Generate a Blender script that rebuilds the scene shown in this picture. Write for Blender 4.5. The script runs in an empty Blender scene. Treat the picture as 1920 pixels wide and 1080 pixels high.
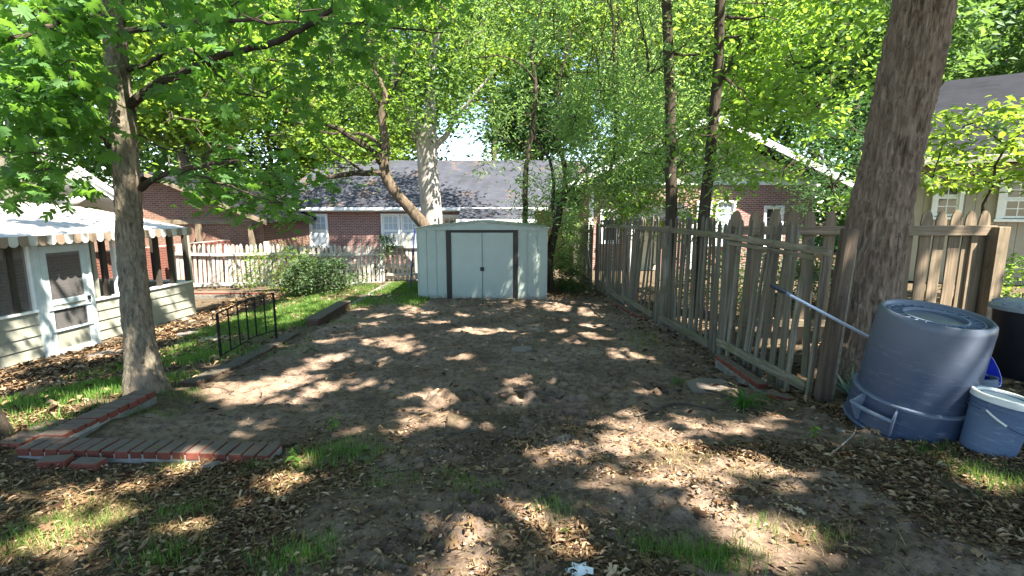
import bpy, bmesh, math, random
import numpy as np
from mathutils import Vector, Matrix, Euler
R = math.radians
random.seed(7)
rng = np.random.default_rng(11)
C = bpy.context.scene.collection
S = bpy.context.scene

# ---------------------------------------------------------------- camera, light, exposure
CAM = Vector((0, 0, 1.6)); PITCH = R(9.07); FPX = 940.0
cd = bpy.data.cameras.new('camera'); cam = bpy.data.objects.new('camera', cd); C.objects.link(cam)
cam.location = CAM; cam.rotation_euler = (R(90) - PITCH, 0, 0)
cd.sensor_width = 36; cd.lens = FPX / 1920 * 36; cd.clip_start = .05; cd.clip_end = 600
S.camera = cam
SUN = Vector((.55, -.52, 0)); SUN.normalize(); EL = R(56)
SUN = Vector((SUN.x * math.cos(EL), SUN.y * math.cos(EL), math.sin(EL)))
w = bpy.data.worlds.new("World"); S.world = w; w.use_nodes = True
nt = w.node_tree; sky = nt.nodes.new('ShaderNodeTexSky'); sky.sky_type = 'NISHITA'; sky.sun_disc = False
sky.sun_elevation = EL; sky.sun_rotation = math.atan2(SUN.x, SUN.y); sky.air_density = 1.0; sky.dust_density = .15; sky.ozone_density = 1.2
nt.links.new(sky.outputs[0], nt.nodes['Background'].inputs[0]); nt.nodes['Background'].inputs[1].default_value = .08
ld = bpy.data.lights.new('sun', 'SUN'); ld.energy = 5.0; ld.angle = R(.53); ld.color = (1, .93, .82)
sun = bpy.data.objects.new('sun', ld); C.objects.link(sun); sun.rotation_euler = SUN.to_track_quat('Z', 'Y').to_euler(); sun.location = (20, -20, 40)
S.view_settings.view_transform = 'Standard'; S.view_settings.look = 'None'; S.view_settings.gamma = 1
S.view_settings.use_curve_mapping = False; S.view_settings.exposure = 2.6
S.render.engine = 'CYCLES'
cy = S.cycles; cy.max_bounces = 8; cy.diffuse_bounces = 4; cy.glossy_bounces = 3; cy.transmission_bounces = 6; cy.transparent_max_bounces = 12
cy.use_denoising = True; cy.sample_clamp_indirect = 6

# ---------------------------------------------------------------- terrain height
CP = np.array([(0,1.2,0),(0,2,0),(-3,2,-.08),(-5,2.2,-.12),(3,2,.0),(5,2.5,.0),(0,-3,.05),(-5,-3,0),(5,-3,.05),
 (0,3.3,-.14),(-1.2,3.3,-.19),(-2.5,3.3,-.235),(-3.8,3.2,-.22),(-2.5,3.95,-.3),(-1,4.0,-.26),(0,4.4,-.25),(1.6,4,-.18),(2.9,4.4,-.2),(3,3.3,-.06),(4,3.5,-.06),
 (2.8,5.5,-.33),(4,5.4,-.13),(5.5,5,-.08),(0,7,-.38),(0,9.5,-.5),(0,12,-.58),(2.6,8,-.42),(2.3,13,-.56),(-3.3,5,-.36),(-3.3,8,-.45),(-3.5,12,-.57),
 (-3.9,3.7,-.17),(-3.9,4.4,-.19),(-4.3,5.2,-.33),(-5,4,-.27),(-5.5,5.5,-.55),(-4.2,7,-.52),(-8.4,8.8,-1.07),(-8,12.5,-1.07),(-9,6.5,-1.05),(-10,4,-1.0),(-6.2,8,-.83),(-8,5,-.9),(-7,3,-.5),
 (-5,12.5,-.7),(-4,15,-.62),(-7,14,-.9),(-9,16,-1.05),(-12,14,-1.1),(0,15,-.62),(4,8,-.35),(6,7,-.25),(6,4,0),(5,14,-.5),(0,24,-1.2),(-10,24,-1.3),(10,22,-1.0),(14,12,-.2),(25,10,0),
 (-25,10,-1.2),(60,0,-1),(60,60,-1),(0,60,-1.5),(-60,60,-1.5),(-60,0,-1),(-60,-60,-1),(0,-60,-1),(60,-60,-1)], float)
def _tp(d2): return np.where(d2 > 1e-9, d2 * np.log(d2 + 1e-12), 0)
def _fit():
    n = len(CP); P = CP[:, :2]
    K = _tp(((P[:, None] - P[None]) ** 2).sum(-1)) + np.eye(n) * .4
    A = np.zeros((n + 3, n + 3)); A[:n, :n] = K; A[:n, n] = 1; A[:n, n+1:] = P; A[n, :n] = 1; A[n+1:, :n] = P.T
    return np.linalg.solve(A, np.r_[CP[:, 2], 0, 0, 0])
_W = _fit()
def zf(x, y):
    x = np.atleast_1d(np.asarray(x, float)); y = np.atleast_1d(np.asarray(y, float))
    o = np.full(x.shape, _W[-3]) + _W[-2] * x + _W[-1] * y
    for i, (a, b, _) in enumerate(CP): o = o + _W[i] * _tp((x - a) ** 2 + (y - b) ** 2)
    return o
def z1(x, y): return float(zf(x, y)[0])
def ray(px, py):
    v = -(py - 540) / FPX
    return Vector(((px - 960) / FPX, math.cos(PITCH) + v * math.sin(PITCH), -math.sin(PITCH) + v * math.cos(PITCH)))
def atY(px, py, Y):
    d = ray(px, py); return CAM + d * (Y / d.y)
def gp(px, py):
    d = ray(px, py); t = 1.5
    z = -.3
    for _ in range(14):
        t = (z - 1.6) / d.z if d.z < -1e-3 else 60
        t = min(t, 60); p = CAM + d * t; z = .5 * z + .5 * z1(p.x, p.y)
    return Vector((p.x, p.y, z1(p.x, p.y)))

# value noise
def _hash(ix, iy, seed):
    h = (ix.astype(np.int64) * 374761393 + iy.astype(np.int64) * 668265263 + seed * 974711) & 0x7fffffff
    h = ((h ^ (h >> 13)) * 1274126177) & 0x7fffffff
    return ((h ^ (h >> 16)) & 0xffff) / 65535.0
def vnoise(x, y, seed=0):
    ix = np.floor(x); iy = np.floor(y); fx = x - ix; fy = y - iy
    fx = fx * fx * (3 - 2 * fx); fy = fy * fy * (3 - 2 * fy); ix = ix.astype(np.int64); iy = iy.astype(np.int64)
    a = _hash(ix, iy, seed); b = _hash(ix + 1, iy, seed); c = _hash(ix, iy + 1, seed); d = _hash(ix + 1, iy + 1, seed)
    return (a + (b - a) * fx) * (1 - fy) + (c + (d - c) * fx) * fy
def fbm(x, y, seed=0, o=4):
    s = 0; a = .5
    for i in range(o): s = s + a * vnoise(x * 2 ** i, y * 2 ** i, seed + i * 17); a *= .5
    return s * 1.07

# ---------------------------------------------------------------- object helpers
def tag(o, label=None, cat=None, group=None, kind=None):
    if label: o['label'] = label
    if cat: o['category'] = cat
    if group: o['group'] = group
    if kind: o['kind'] = kind
    return o
def thing(name, label, cat, loc=(0, 0, 0), rz=0, group=None, rot=None):
    o = bpy.data.objects.new(name, None); C.objects.link(o); o.location = loc
    o.rotation_euler = rot if rot else (0, 0, rz); o.empty_display_size = .2
    return tag(o, label, cat, group)
def link(name, me, parent=None, loc=None, rot=None):
    o = bpy.data.objects.new(name, me); C.objects.link(o)
    if parent: o.parent = parent
    if loc is not None: o.location = loc
    if rot is not None: o.rotation_euler = rot
    return o
def copy_tree(o, parent=None):
    c = o.copy(); C.objects.link(c); c.parent = parent
    for ch in list(o.children): copy_tree(ch, c)
    return c

class MB:
    def __init__(s): s.v = []; s.f = []
    def add(s, vs, fs):
        n = len(s.v); s.v += [tuple(v) for v in vs]; s.f += [tuple(i + n for i in f) for f in fs]; return s
    def box(s, c, d, rot=None, taper=1.0):
        c = Vector(c); x, y, z = d[0] / 2, d[1] / 2, d[2] / 2; t = taper
        vs = [Vector(p) for p in ((-x,-y,-z),(x,-y,-z),(x,y,-z),(-x,y,-z),(-x*t,-y*t,z),(x*t,-y*t,z),(x*t,y*t,z),(-x*t,y*t,z))]
        if rot is not None: m = Euler(rot).to_matrix(); vs = [m @ v for v in vs]
        return s.add([v + c for v in vs], [(3,2,1,0),(4,5,6,7),(0,1,5,4),(1,2,6,5),(2,3,7,6),(3,0,4,7)])
    def bb(s, x0, x1, y0, y1, z0, z1): return s.box(((x0+x1)/2, (y0+y1)/2, (z0+z1)/2), (x1-x0, y1-y0, z1-z0))
    def prism(s, poly, y0, y1):          # polygon in x,z extruded along y
        n = len(poly); vs = [(p[0], y0, p[1]) for p in poly] + [(p[0], y1, p[1]) for p in poly]
        return s.add(vs, [tuple(range(n)), tuple(range(2*n-1, n-1, -1))] + [((i+1) % n, i, i+n, (i+1) % n + n) for i in range(n)])
    def prismx(s, poly, x0, x1):         # polygon in y,z extruded along x
        n = len(poly); vs = [(x0, p[0], p[1]) for p in poly] + [(x1, p[0], p[1]) for p in poly]
        return s.add(vs, [tuple(range(n-1, -1, -1)), tuple(range(n, 2*n))] + [(i, (i+1) % n, (i+1) % n + n, i+n) for i in range(n)])
    def tube(s, pts, r, n=8, cap=True):
        pts = [Vector(p) for p in pts]; k = len(pts)
        rr = r if isinstance(r, (list, tuple)) else [r] * k
        up = Vector((0, 0, 1)); vs = []
        for i, p in enumerate(pts):
            t = (pts[min(i+1, k-1)] - pts[max(i-1, 0)])
            t = t.normalized() if t.length > 1e-9 else up
            a = t.cross(Vector((.31, .95, .05)) if abs(t.dot(Vector((.31, .95, .05)))) < .9 else Vector((1, 0, 0))).normalized(); b = t.cross(a)
            for j in range(n):
                q = 2 * math.pi * j / n; vs.append(p + (a * math.cos(q) + b * math.sin(q)) * rr[i])
        fs = [(i*n+j, i*n+(j+1) % n, (i+1)*n+(j+1) % n, (i+1)*n+j) for i in range(k-1) for j in range(n)]
        if cap: fs += [tuple(range(n-1, -1, -1)), tuple(range((k-1)*n, k*n))]
        return s.add(vs, fs)
    def lathe(s, prof, n=32, cap0=False, cap1=False, c=(0, 0)):
        k = len(prof); vs = [(c[0] + r * math.cos(2*math.pi*j/n), c[1] + r * math.sin(2*math.pi*j/n), z) for r, z in prof for j in range(n)]
        fs = [(i*n+j, i*n+(j+1) % n, (i+1)*n+(j+1) % n, (i+1)*n+j) for i in range(k-1) for j in range(n)]
        if cap0: fs.append(tuple(range(n-1, -1, -1)))
        if cap1: fs.append(tuple(range((k-1)*n, k*n)))
        return s.add(vs, fs)
    def sweep(s, pts, w, h):             # rectangular bar, w across, h vertical
        pts = [Vector(p) for p in pts]; k = len(pts); vs = []
        for i, p in enumerate(pts):
            t = pts[min(i+1, k-1)] - pts[max(i-1, 0)]; t.z = 0
            t = t.normalized() if t.length > 1e-6 else Vector((0, 1, 0)); a = Vector((t.y, -t.x, 0)) * (w / 2)
            for sx, sz in ((-1,-1),(1,-1),(1,1),(-1,1)): vs.append(p + a * sx + Vector((0, 0, sz * h / 2)))
        fs = [(i*4+j, i*4+(j+1) % 4, (i+1)*4+(j+1) % 4, (i+1)*4+j) for i in range(k-1) for j in range(4)] + [(3,2,1,0), tuple(range(4*k-4, 4*k))]
        return s.add(vs, fs)
    def mesh(s, name, mat=None, smooth=False, bevel=0):
        me = bpy.data.meshes.new(name); me.from_pydata(s.v, [], s.f); me.update()
        bm = bmesh.new(); bm.from_mesh(me)
        bmesh.ops.recalc_face_normals(bm, faces=bm.faces)
        if bevel: bmesh.ops.bevel(bm, geom=[e for e in bm.edges if len(e.link_faces) == 2 and e.calc_face_angle(0) > .5], offset=bevel, segments=1, affect='EDGES', profile=.5)
        bm.to_mesh(me); bm.free()
        if mat: me.materials.append(mat)
        if smooth: me.polygons.foreach_set('use_smooth', [True] * len(me.polygons))
        return me
    def build(s, name, mat, parent=None, smooth=False, bevel=0, label=None):
        o = link(name, s.mesh(name, mat, smooth, bevel), parent)
        if label: o['label'] = label
        return o
def ang_smooth(o, a=40):
    me = o.data; me.polygons.foreach_set('use_smooth', [True] * len(me.polygons))
    try: me.set_sharp_from_angle(angle=R(a))
    except Exception: pass
    return o

def np_mesh(name, V, F, mat, parent=None, smooth=False, attrs=None):
    me = bpy.data.meshes.new(name); V = np.ascontiguousarray(V, np.float32); F = np.ascontiguousarray(F, np.int32); n, k = F.shape
    me.vertices.add(len(V)); me.vertices.foreach_set('co', V.ravel())
    me.loops.add(n * k); me.loops.foreach_set('vertex_index', F.ravel())
    me.polygons.add(n); me.polygons.foreach_set('loop_start', np.arange(0, n * k, k, dtype=np.int32)); me.polygons.foreach_set('loop_total', np.full(n, k, np.int32))
    if smooth: me.polygons.foreach_set('use_smooth', np.ones(n, bool))
    me.update(calc_edges=True)
    for an, a in (attrs or {}).items():
        at = me.attributes.new(an, 'FLOAT', 'POINT'); at.data.foreach_set('value', np.ascontiguousarray(a, np.float32))
    me.materials.append(mat)
    return link(name, me, parent)

# ---------------------------------------------------------------- materials
class NT:
    def __init__(s, name):
        s.m = bpy.data.materials.new(name); s.m.use_nodes = True; s.t = s.m.node_tree; s.b = s.t.nodes['Principled BSDF']; s.out = s.t.nodes['Material Output']
    def n(s, ty, **kw):
        x = s.t.nodes.new(ty)
        for k, v in kw.items(): setattr(x, k, v)
        return x
    def l(s, a, b): s.t.links.new(a, b)
    def noise(s, vec, scale, detail=4, rough=.55, dist=0):
        x = s.n('ShaderNodeTexNoise'); x.inputs['Scale'].default_value = scale; x.inputs['Detail'].default_value = detail
        x.inputs['Roughness'].default_value = rough; x.inputs['Distortion'].default_value = dist
        if vec is not None: s.l(vec, x.inputs['Vector'])
        return x.outputs['Fac']
    def ramp(s, fac, stops, interp='LINEAR'):
        x = s.n('ShaderNodeValToRGB'); x.color_ramp.interpolation = interp; e = x.color_ramp.elements
        while len(e) < len(stops): e.new(.5)
        for i, (p, c) in enumerate(stops): e[i].position = p; e[i].color = (*c, 1) if isinstance(c, (tuple, list)) else (c, c, c, 1)
        s.l(fac, x.inputs[0]); return x.outputs[0]
    def mix(s, fac, a, b, mode='MIX'):
        x = s.n('ShaderNodeMix', data_type='RGBA', blend_type=mode)
        for i, v in ((0, fac), (6, a), (7, b)):
            if isinstance(v, (int, float)): x.inputs[i].default_value = v
            elif isinstance(v, tuple): x.inputs[i].default_value = (*v, 1)
            else: s.l(v, x.inputs[i])
        return x.outputs[2]
    def math(s, op, a, b=0.5):
        x = s.n('ShaderNodeMath', operation=op)
        for i, v in ((0, a), (1, b)):
            if isinstance(v, (int, float)): x.inputs[i].default_value = v
            else: s.l(v, x.inputs[i])
        return x.outputs[0]
    def coord(s, kind='Object', scale=(1, 1, 1), rnd=False):
        tc = s.n('ShaderNodeTexCoord'); mp = s.n('ShaderNodeMapping'); mp.inputs['Scale'].default_value = scale
        s.l(tc.outputs[kind], mp.inputs['Vector'])
        if rnd:
            oi = s.n('ShaderNodeObjectInfo'); c = s.n('ShaderNodeCombineXYZ'); r = s.math('MULTIPLY', oi.outputs['Random'], 37.0)
            for i in range(3): s.l(r, c.inputs[i])
            s.l(c.outputs[0], mp.inputs['Location'])
        return mp.outputs[0]
    def bump(s, h, strength=.3, dist=.01, prev=None):
        x = s.n('ShaderNodeBump'); x.inputs['Strength'].default_value = strength; x.inputs['Distance'].default_value = dist
        s.l(h, x.inputs['Height'])
        if prev is not None: s.l(prev, x.inputs['Normal'])
        s.l(x.outputs[0], s.b.inputs['Normal']); return x.outputs[0]
    def col(s, c): 
        if isinstance(c, tuple): s.b.inputs['Base Color'].default_value = (*c, 1)
        else: s.l(c, s.b.inputs['Base Color'])
        return s
    def rough(s, v, spec=None):
        if isinstance(v, (int, float)): s.b.inputs['Roughness'].default_value = v
        else: s.l(v, s.b.inputs['Roughness'])
        if spec is not None: s.b.inputs['Specular IOR Level'].default_value = spec
        return s

def paint(name, c, c2=None, scale=6, rough=.5, dirt=.35, bump=.05, spec=.4, rnd=0.0):
    s = NT(name); v = s.coord('Object'); f = s.noise(v, scale, 6, .65)
    k = s.ramp(f, [(.35, 0.0), (.7, 1.0)])
    a = s.mix(s.math('MULTIPLY', k, dirt), c, c2 or tuple(x * .55 for x in c))
    if rnd:
        oi = s.n('ShaderNodeObjectInfo'); a = s.mix(s.math('MULTIPLY', oi.outputs['Random'], rnd), a, tuple(x * .5 for x in c))
    s.col(a).rough(rough, spec); s.bump(f, bump, .01); return s.m
def shedpaint(name, c, c2):
    s = NT(name); v = s.coord('Object'); f = s.noise(v, 1.8, 6, .65); g = s.noise(v, 13, 5, .7); sp = s.n('ShaderNodeSeparateXYZ'); s.l(v, sp.inputs[0])
    a = s.mix(s.ramp(f, [(.35, 0.0), (.7, .6)]), c, c2)
    low = s.math('SUBTRACT', s.math('MULTIPLY', g, 1.25), s.math('MULTIPLY', sp.outputs[2], 2.6)); a = s.mix(s.ramp(low, [(.28, 0.0), (.62, .75)]), a, (.17, .12, .08))
    st = s.noise(s.coord('Object', (22, 22, .7)), 1.4, 5, .7); a = s.mix(s.ramp(st, [(.62, 0.0), (.76, .35)]), a, (.22, .21, .17))
    k = s.noise(v, 38, 3, .6); a = s.mix(s.ramp(k, [(.72, 0.0), (.78, .7)]), a, (.20, .10, .05))
    s.col(a).rough(.45, .45); b = s.bump(s.noise(v, 3.5, 3), .25, .03); return s.m
def wood(name, dark, mid, light, moss=None, axis='z', grain=26, rnd=.5, rough=.85):
    s = NT(name); sc = {'z': (grain, grain, 1.2), 'y': (grain, 1.2, grain), 'x': (1.2, grain, grain)}[axis]
    v = s.coord('Object', sc, rnd=True); f = s.noise(v, 1.0, 7, .65, .6)
    c = s.ramp(f, [(.28, dark), (.5, mid), (.72, light)])
    oi = s.n('ShaderNodeObjectInfo')
    c = s.mix(s.math('MULTIPLY', oi.outputs['Random'], rnd), c, tuple(x * .55 for x in mid))
    v2 = s.coord('Object', (1, 1, 1), rnd=True); g = s.noise(v2, 3.2, 6, .7)
    if moss: c = s.mix(s.ramp(g, [(.48, 0.0), (.66, .75)]), c, moss)
    k = s.noise(v2, 9, 3, .6); c = s.mix(s.ramp(k, [(.6, 0.0), (.75, .5)]), c, dark)
    s.col(c).rough(rough, .2); s.bump(f, .55, .006); return s.m

M = {}
M['wood_old'] = wood('weathered_wood', (.035, .03, .024), (.155, .135, .105), (.36, .33, .27), (.105, .11, .055), rnd=.85)
M['wood_rail'] = wood('rail_wood', (.05, .04, .028), (.19, .165, .12), (.36, .32, .24), (.14, .155, .06), axis='y')
M['wood_tan'] = wood('tan_wood', (.07, .05, .034), (.20, .15, .10), (.33, .26, .18), (.13, .11, .07), rnd=.35)
M['wood_tan_x'] = wood('tan_rail_wood', (.08, .06, .04), (.21, .16, .11), (.34, .27, .19), (.13, .12, .07), axis='x')
M['wood_pale'] = wood('pale_fence_wood', (.14, .125, .10), (.42, .40, .36), (.66, .64, .60), (.24, .25, .17), rnd=.45)
M['wood_pale_x'] = wood('pale_fence_rail', (.15, .13, .10), (.46, .43, .38), (.68, .66, .6), (.25, .25, .18), axis='x')
M['wood_dark'] = wood('dark_board', (.03, .022, .016), (.12, .09, .065), (.22, .17, .12), axis='z')
M['brick'] = None
def brickpiece(name, c, top, rnd=.6):
    s = NT(name); v = s.coord('Object', (1, 1, 1), rnd=True); f = s.noise(v, 24, 6, .65)
    oi = s.n('ShaderNodeObjectInfo'); a = s.mix(f, tuple(x * .55 for x in c), tuple(min(1, x * 1.35) for x in c))
    a = s.mix(s.math('MULTIPLY', oi.outputs['Random'], rnd), a, tuple(x * .5 for x in c))
    g = s.n('ShaderNodeNewGeometry'); sx = s.n('ShaderNodeSeparateXYZ'); s.l(g.outputs['Normal'], sx.inputs[0])
    w2 = s.noise(v, 7, 5, .7); k = s.math('MULTIPLY', s.ramp(sx.outputs['Z'], [(.5, 0.0), (.8, 1.0)]), s.ramp(w2, [(.2, .55), (.5, 1.0)]))
    a = s.mix(k, a, s.mix(f, tuple(x * .6 for x in top), top))
    s.col(a).rough(.92, .15); s.bump(f, .6, .004); return s.m
M['brick'] = brickpiece('old_brick', (.21, .065, .043), (.17, .135, .108), .9)
M['brick_mossy'] = brickpiece('mossy_brick', (.105, .065, .047), (.115, .10, .075))
M['brick_wallpiece'] = brickpiece('wall_brick', (.20, .085, .065), (.25, .13, .1), .6)
def flat(name, c, rough=.6, spec=.4, metal=0):
    s = NT(name); s.col(c).rough(rough, spec); s.b.inputs['Metallic'].default_value = metal; return s.m
M['mortar'] = paint('mortar', (.36, .33, .29), (.16, .15, .12), 20, .95, .8, .4)
M['concrete'] = paint('concrete', (.20, .185, .155), (.085, .078, .06), 12, .95, .9, .4)
M['stone'] = paint('flagstone', (.19, .155, .13), (.14, .12, .10), 7, .95, .8, .5)
def brickwall(name, c1, c2, mortar, sc=1.0):
    s = NT(name); tc = s.n('ShaderNodeTexCoord'); sp = s.n('ShaderNodeSeparateXYZ'); s.l(tc.outputs['Object'], sp.inputs[0])
    cb = s.n('ShaderNodeCombineXYZ'); s.l(s.math('ADD', sp.outputs[0], sp.outputs[1]), cb.inputs[0]); s.l(sp.outputs[2], cb.inputs[1])
    b = s.n('ShaderNodeTexBrick'); s.l(cb.outputs[0], b.inputs['Vector']); b.inputs['Scale'].default_value = 1
    b.inputs['Brick Width'].default_value = .215 * sc; b.inputs['Row Height'].default_value = .077 * sc; b.inputs['Mortar Size'].default_value = .009 * sc
    b.inputs['Mortar Smooth'].default_value = .1; b.inputs['Bias'].default_value = -.1
    b.inputs['Color1'].default_value = (*c1, 1); b.inputs['Color2'].default_value = (*c2, 1); b.inputs['Mortar'].default_value = (*mortar, 1)
    f = s.noise(tc.outputs['Object'], 1.2, 6, .7)
    s.col(s.mix(s.ramp(f, [(.3, .0), (.75, .5)]), b.outputs[0], s.mix(.5, b.outputs[0], (.05, .04, .035)))).rough(.9, .2)
    s.bump(s.math('SUBTRACT', 1.0, b.outputs['Fac']), .6, .01); return s.m
M['brickwall'] = brickwall('house_brickwork', (.30, .13, .105), (.17, .075, .06), (.46, .41, .37))
M['brickwall2'] = brickwall('outbuilding_brickwork', (.24, .11, .07), (.15, .07, .045), (.3, .25, .2))
def shingle(name, c, leafy=0):
    s = NT(name); tc = s.n('ShaderNodeTexCoord'); sp = s.n('ShaderNodeSeparateXYZ'); s.l(tc.outputs['Object'], sp.inputs[0])
    cb = s.n('ShaderNodeCombineXYZ'); s.l(s.math('ADD', sp.outputs[0], sp.outputs[1]), cb.inputs[0]); s.l(s.math('MULTIPLY', sp.outputs[2], 1.0), cb.inputs[1])
    b = s.n('ShaderNodeTexBrick'); s.l(cb.outputs[0], b.inputs['Vector']); b.inputs['Scale'].default_value = 1
    b.inputs['Brick Width'].default_value = .3; b.inputs['Row Height'].default_value = .075; b.inputs['Mortar Size'].default_value = .006
    b.inputs['Color1'].default_value = (*c, 1); b.inputs['Color2'].default_value = (*[x * .7 for x in c], 1); b.inputs['Mortar'].default_value = (*[x * .4 for x in c], 1)
    a = b.outputs[0]; f = s.noise(tc.outputs['Object'], 1.1, 5, .6); a = s.mix(s.ramp(f, [(.3, 0.0), (.7, .5)]), a, tuple(x * 1.5 for x in c))
    if leafy:
        g = s.noise(tc.outputs['Object'], .9, 8, .75); g2 = s.noise(tc.outputs['Object'], 9, 4, .7); a = s.mix(s.math('MULTIPLY', s.ramp(g, [(.55, 0.0), (.63, leafy)]), s.ramp(g2, [(.42, 0.0), (.55, 1.0)])), a, (.16, .10, .06))
    s.col(a).rough(.95, .15); s.bump(b.outputs['Fac'], -.4, .01); return s.m
M['shingle'] = shingle('grey_shingles', (.045, .048, .06), .6)
M['shingle_dark'] = shingle('dark_shingles', (.018, .019, .023), .0)
M['white'] = paint('white_trim', (.78, .79, .78), (.5, .5, .46), 5, .5, .3, .05)
M['cream'] = paint('cream_siding', (.56, .53, .41), (.42, .39, .29), 3, .6, .4, .05)
M['tan_siding'] = paint('tan_siding', (.33, .30, .24), (.24, .21, .16), 2.5, .65, .5, .08)
M['sage'] = paint('sage_siding', (.285, .285, .232), (.20, .195, .15), 4, .6, .5, .1, rnd=.18)
M['greyblue'] = paint('pale_blue_grey_paint', (.50, .57, .58), (.32, .36, .35), 6, .5, .4, .06)
M['metalroof'] = paint('white_metal_sheet', (.50, .49, .465), (.30, .27, .23), 4, .5, .7, .08)
M['metaltan'] = paint('brown_metal_sheet', (.24, .18, .13), (.15, .11, .08), 8, .5, .5, .08)
M['shed'] = shedpaint('shed_sheet_metal', (.335, .395, .36), (.25, .30, .26))
M['shed_door'] = shedpaint('shed_door_metal', (.35, .405, .375), (.28, .33, .295))
M['shed_roof'] = paint('shed_roof_metal', (.30, .33, .30), (.16, .14, .10), 5, .6, .8, .1)
M['brownblack'] = paint('dark_brown_metal', (.010, .008, .007), (.025, .02, .016), 5, .5, .5, .03)
M['iron'] = flat('black_iron', (.008, .008, .009), .6, .2)
M['dark'] = paint('dark_stud', (.035, .028, .022), (.06, .05, .04), 6, .8, .5)
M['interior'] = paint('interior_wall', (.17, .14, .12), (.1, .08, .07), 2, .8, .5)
def glass(name, c=(.02, .025, .03)):
    s = NT(name); s.col(c).rough(.06, .8); f = s.noise(s.coord('Object'), .8, 2); s.bump(f, .04, .05); return s.m
M['glass'] = glass('window_glass'); 
def blind(name, c):
    s = NT(name); s.col(c).rough(.25, .6); return s.m
M['blind'] = blind('pane_with_blind', (.34, .40, .46))
def screen(name):
    s = NT(name); s.col((.16, .15, .145)).rough(.8, .2); t = s.n('ShaderNodeBsdfTransparent'); mx = s.n('ShaderNodeMixShader'); mx.inputs[0].default_value = .42
    s.l(t.outputs[0], mx.inputs[1]); s.l(s.b.outputs[0], mx.inputs[2]); s.l(mx.outputs[0], s.out.inputs[0]); return s.m
M['screen'] = screen('insect_screen')
def plastic(name, c, scuff=(.4, .42, .45), rough=.42, amt=.5, fade=False):
    s = NT(name); v = s.coord('Object'); f = s.noise(v, 5, 6, .7); g = s.noise(s.coord('Object', (3, 3, 22)), 1.6, 5, .7, 1.5)
    a = s.mix(s.ramp(g, [(.56, 0.0), (.72, amt)]), c, scuff); a = s.mix(s.ramp(f, [(.4, 0.0), (.75, .5)]), a, tuple(x * .6 for x in c))
    if fade:
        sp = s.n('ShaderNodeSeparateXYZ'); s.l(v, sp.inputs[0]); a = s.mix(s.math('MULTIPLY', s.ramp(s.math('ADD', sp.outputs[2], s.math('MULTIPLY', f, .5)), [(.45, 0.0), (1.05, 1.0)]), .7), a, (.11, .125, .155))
    s.col(a).rough(s.ramp(f, [(.3, rough - .1), (.7, rough + .25)]), .45); s.bump(g, .05, .004); return s.m
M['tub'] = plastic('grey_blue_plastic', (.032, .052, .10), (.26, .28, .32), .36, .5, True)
M['tub_light'] = plastic('worn_plastic_edge', (.13, .165, .225), (.4, .42, .45))
M['bucket'] = plastic('pale_blue_grey_plastic', (.075, .115, .19), (.4, .44, .48))
M['lid_white'] = plastic('dirty_white_plastic', (.60, .62, .58), (.4, .3, .18))
M['blue'] = plastic('bright_blue_plastic', (.01, .03, .42), (.05, .1, .5), .35)
M['black'] = plastic('black_plastic', (.008, .009, .014), (.02, .02, .03), .4)
M['lid_grey'] = plastic('grey_plastic_lid', (.23, .25, .27), (.4, .42, .43))
M['alu'] = flat('aluminium_tube', (.45, .50, .58), .35, .5, .3)
M['grip'] = flat('dark_grip', (.02, .025, .035), .6)
M['navy'] = flat('navy_painted_steel', (.02, .03, .12), .5)

def bark(name, dark, light, sc=(7, 7, 1.3), bump=1.0, patch=None):
    s = NT(name); v = s.coord('Object', sc); f = s.noise(v, 1.6, 8, .68, .9)
    v3 = s.coord('Object'); g = s.noise(v3, 1.7, 5, .6)
    c = s.ramp(f, [(.32, dark), (.66, light)]); c = s.mix(s.ramp(g, [(.35, 0.0), (.7, .45)]), c, tuple(x * .6 for x in light))
    if patch: h = s.noise(s.coord('Object', (3, 3, .8)), 1.3, 5, .6); c = s.mix(s.ramp(h, [(.56, 0.0), (.64, .75)]), c, patch)
    s.col(c).rough(.95, .12); s.bump(f, bump, .03); return s.m
M['bark_big'] = bark('furrowed_bark', (.035, .024, .017), (.31, .23, .17), (22, 22, 2.4), .9)
M['bark_oak'] = bark('grey_brown_bark', (.03, .024, .017), (.26, .225, .165), (18, 18, 5), 1.0, (.30, .22, .15))
M['bark_dark'] = bark('dark_bark', (.02, .016, .012), (.085, .068, .05))
M['bark_brown'] = bark('brown_bark', (.035, .026, .018), (.16, .12, .085))
M['bark_pale'] = bark('pale_bark', (.20, .165, .14), (.52, .46, .42), (6, 6, 1.5), .7)
M['bark_mid'] = bark('mid_brown_bark', (.03, .024, .018), (.14, .115, .09))

def leafmat(name, c, c2, trans, rough=.5, tfac=.45, spec=.35):
    s = NT(name); g = s.n('ShaderNodeNewGeometry'); r = g.outputs['Random Per Island']
    a = s.ramp(r, [(0, c), (.75, c2), (1, tuple(min(1, x * 1.4) for x in c2))])
    s.col(a).rough(rough, spec)
    t = s.n('ShaderNodeBsdfTranslucent'); tt = s.ramp(r, [(0, tuple(x * .7 for x in trans)), (1, trans)]); s.l(tt, t.inputs[0])
    mx = s.n('ShaderNodeMixShader'); mx.inputs[0].default_value = tfac
    s.l(s.b.outputs[0], mx.inputs[1]); s.l(t.outputs[0], mx.inputs[2]); s.l(mx.outputs[0], s.out.inputs[0]); return s.m
M['leaf_oak'] = leafmat('oak_leaf', (.035, .10, .028), (.07, .155, .04), (.24, .48, .05), .5, .5)
M['leaf_mid'] = leafmat('fresh_leaf', (.06, .14, .025), (.12, .22, .04), (.38, .60, .06), .5, .5)
M['leaf_willow'] = leafmat('narrow_leaf', (.09, .18, .07), (.15, .26, .11), (.42, .64, .14), .4, .5, .5)
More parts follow.
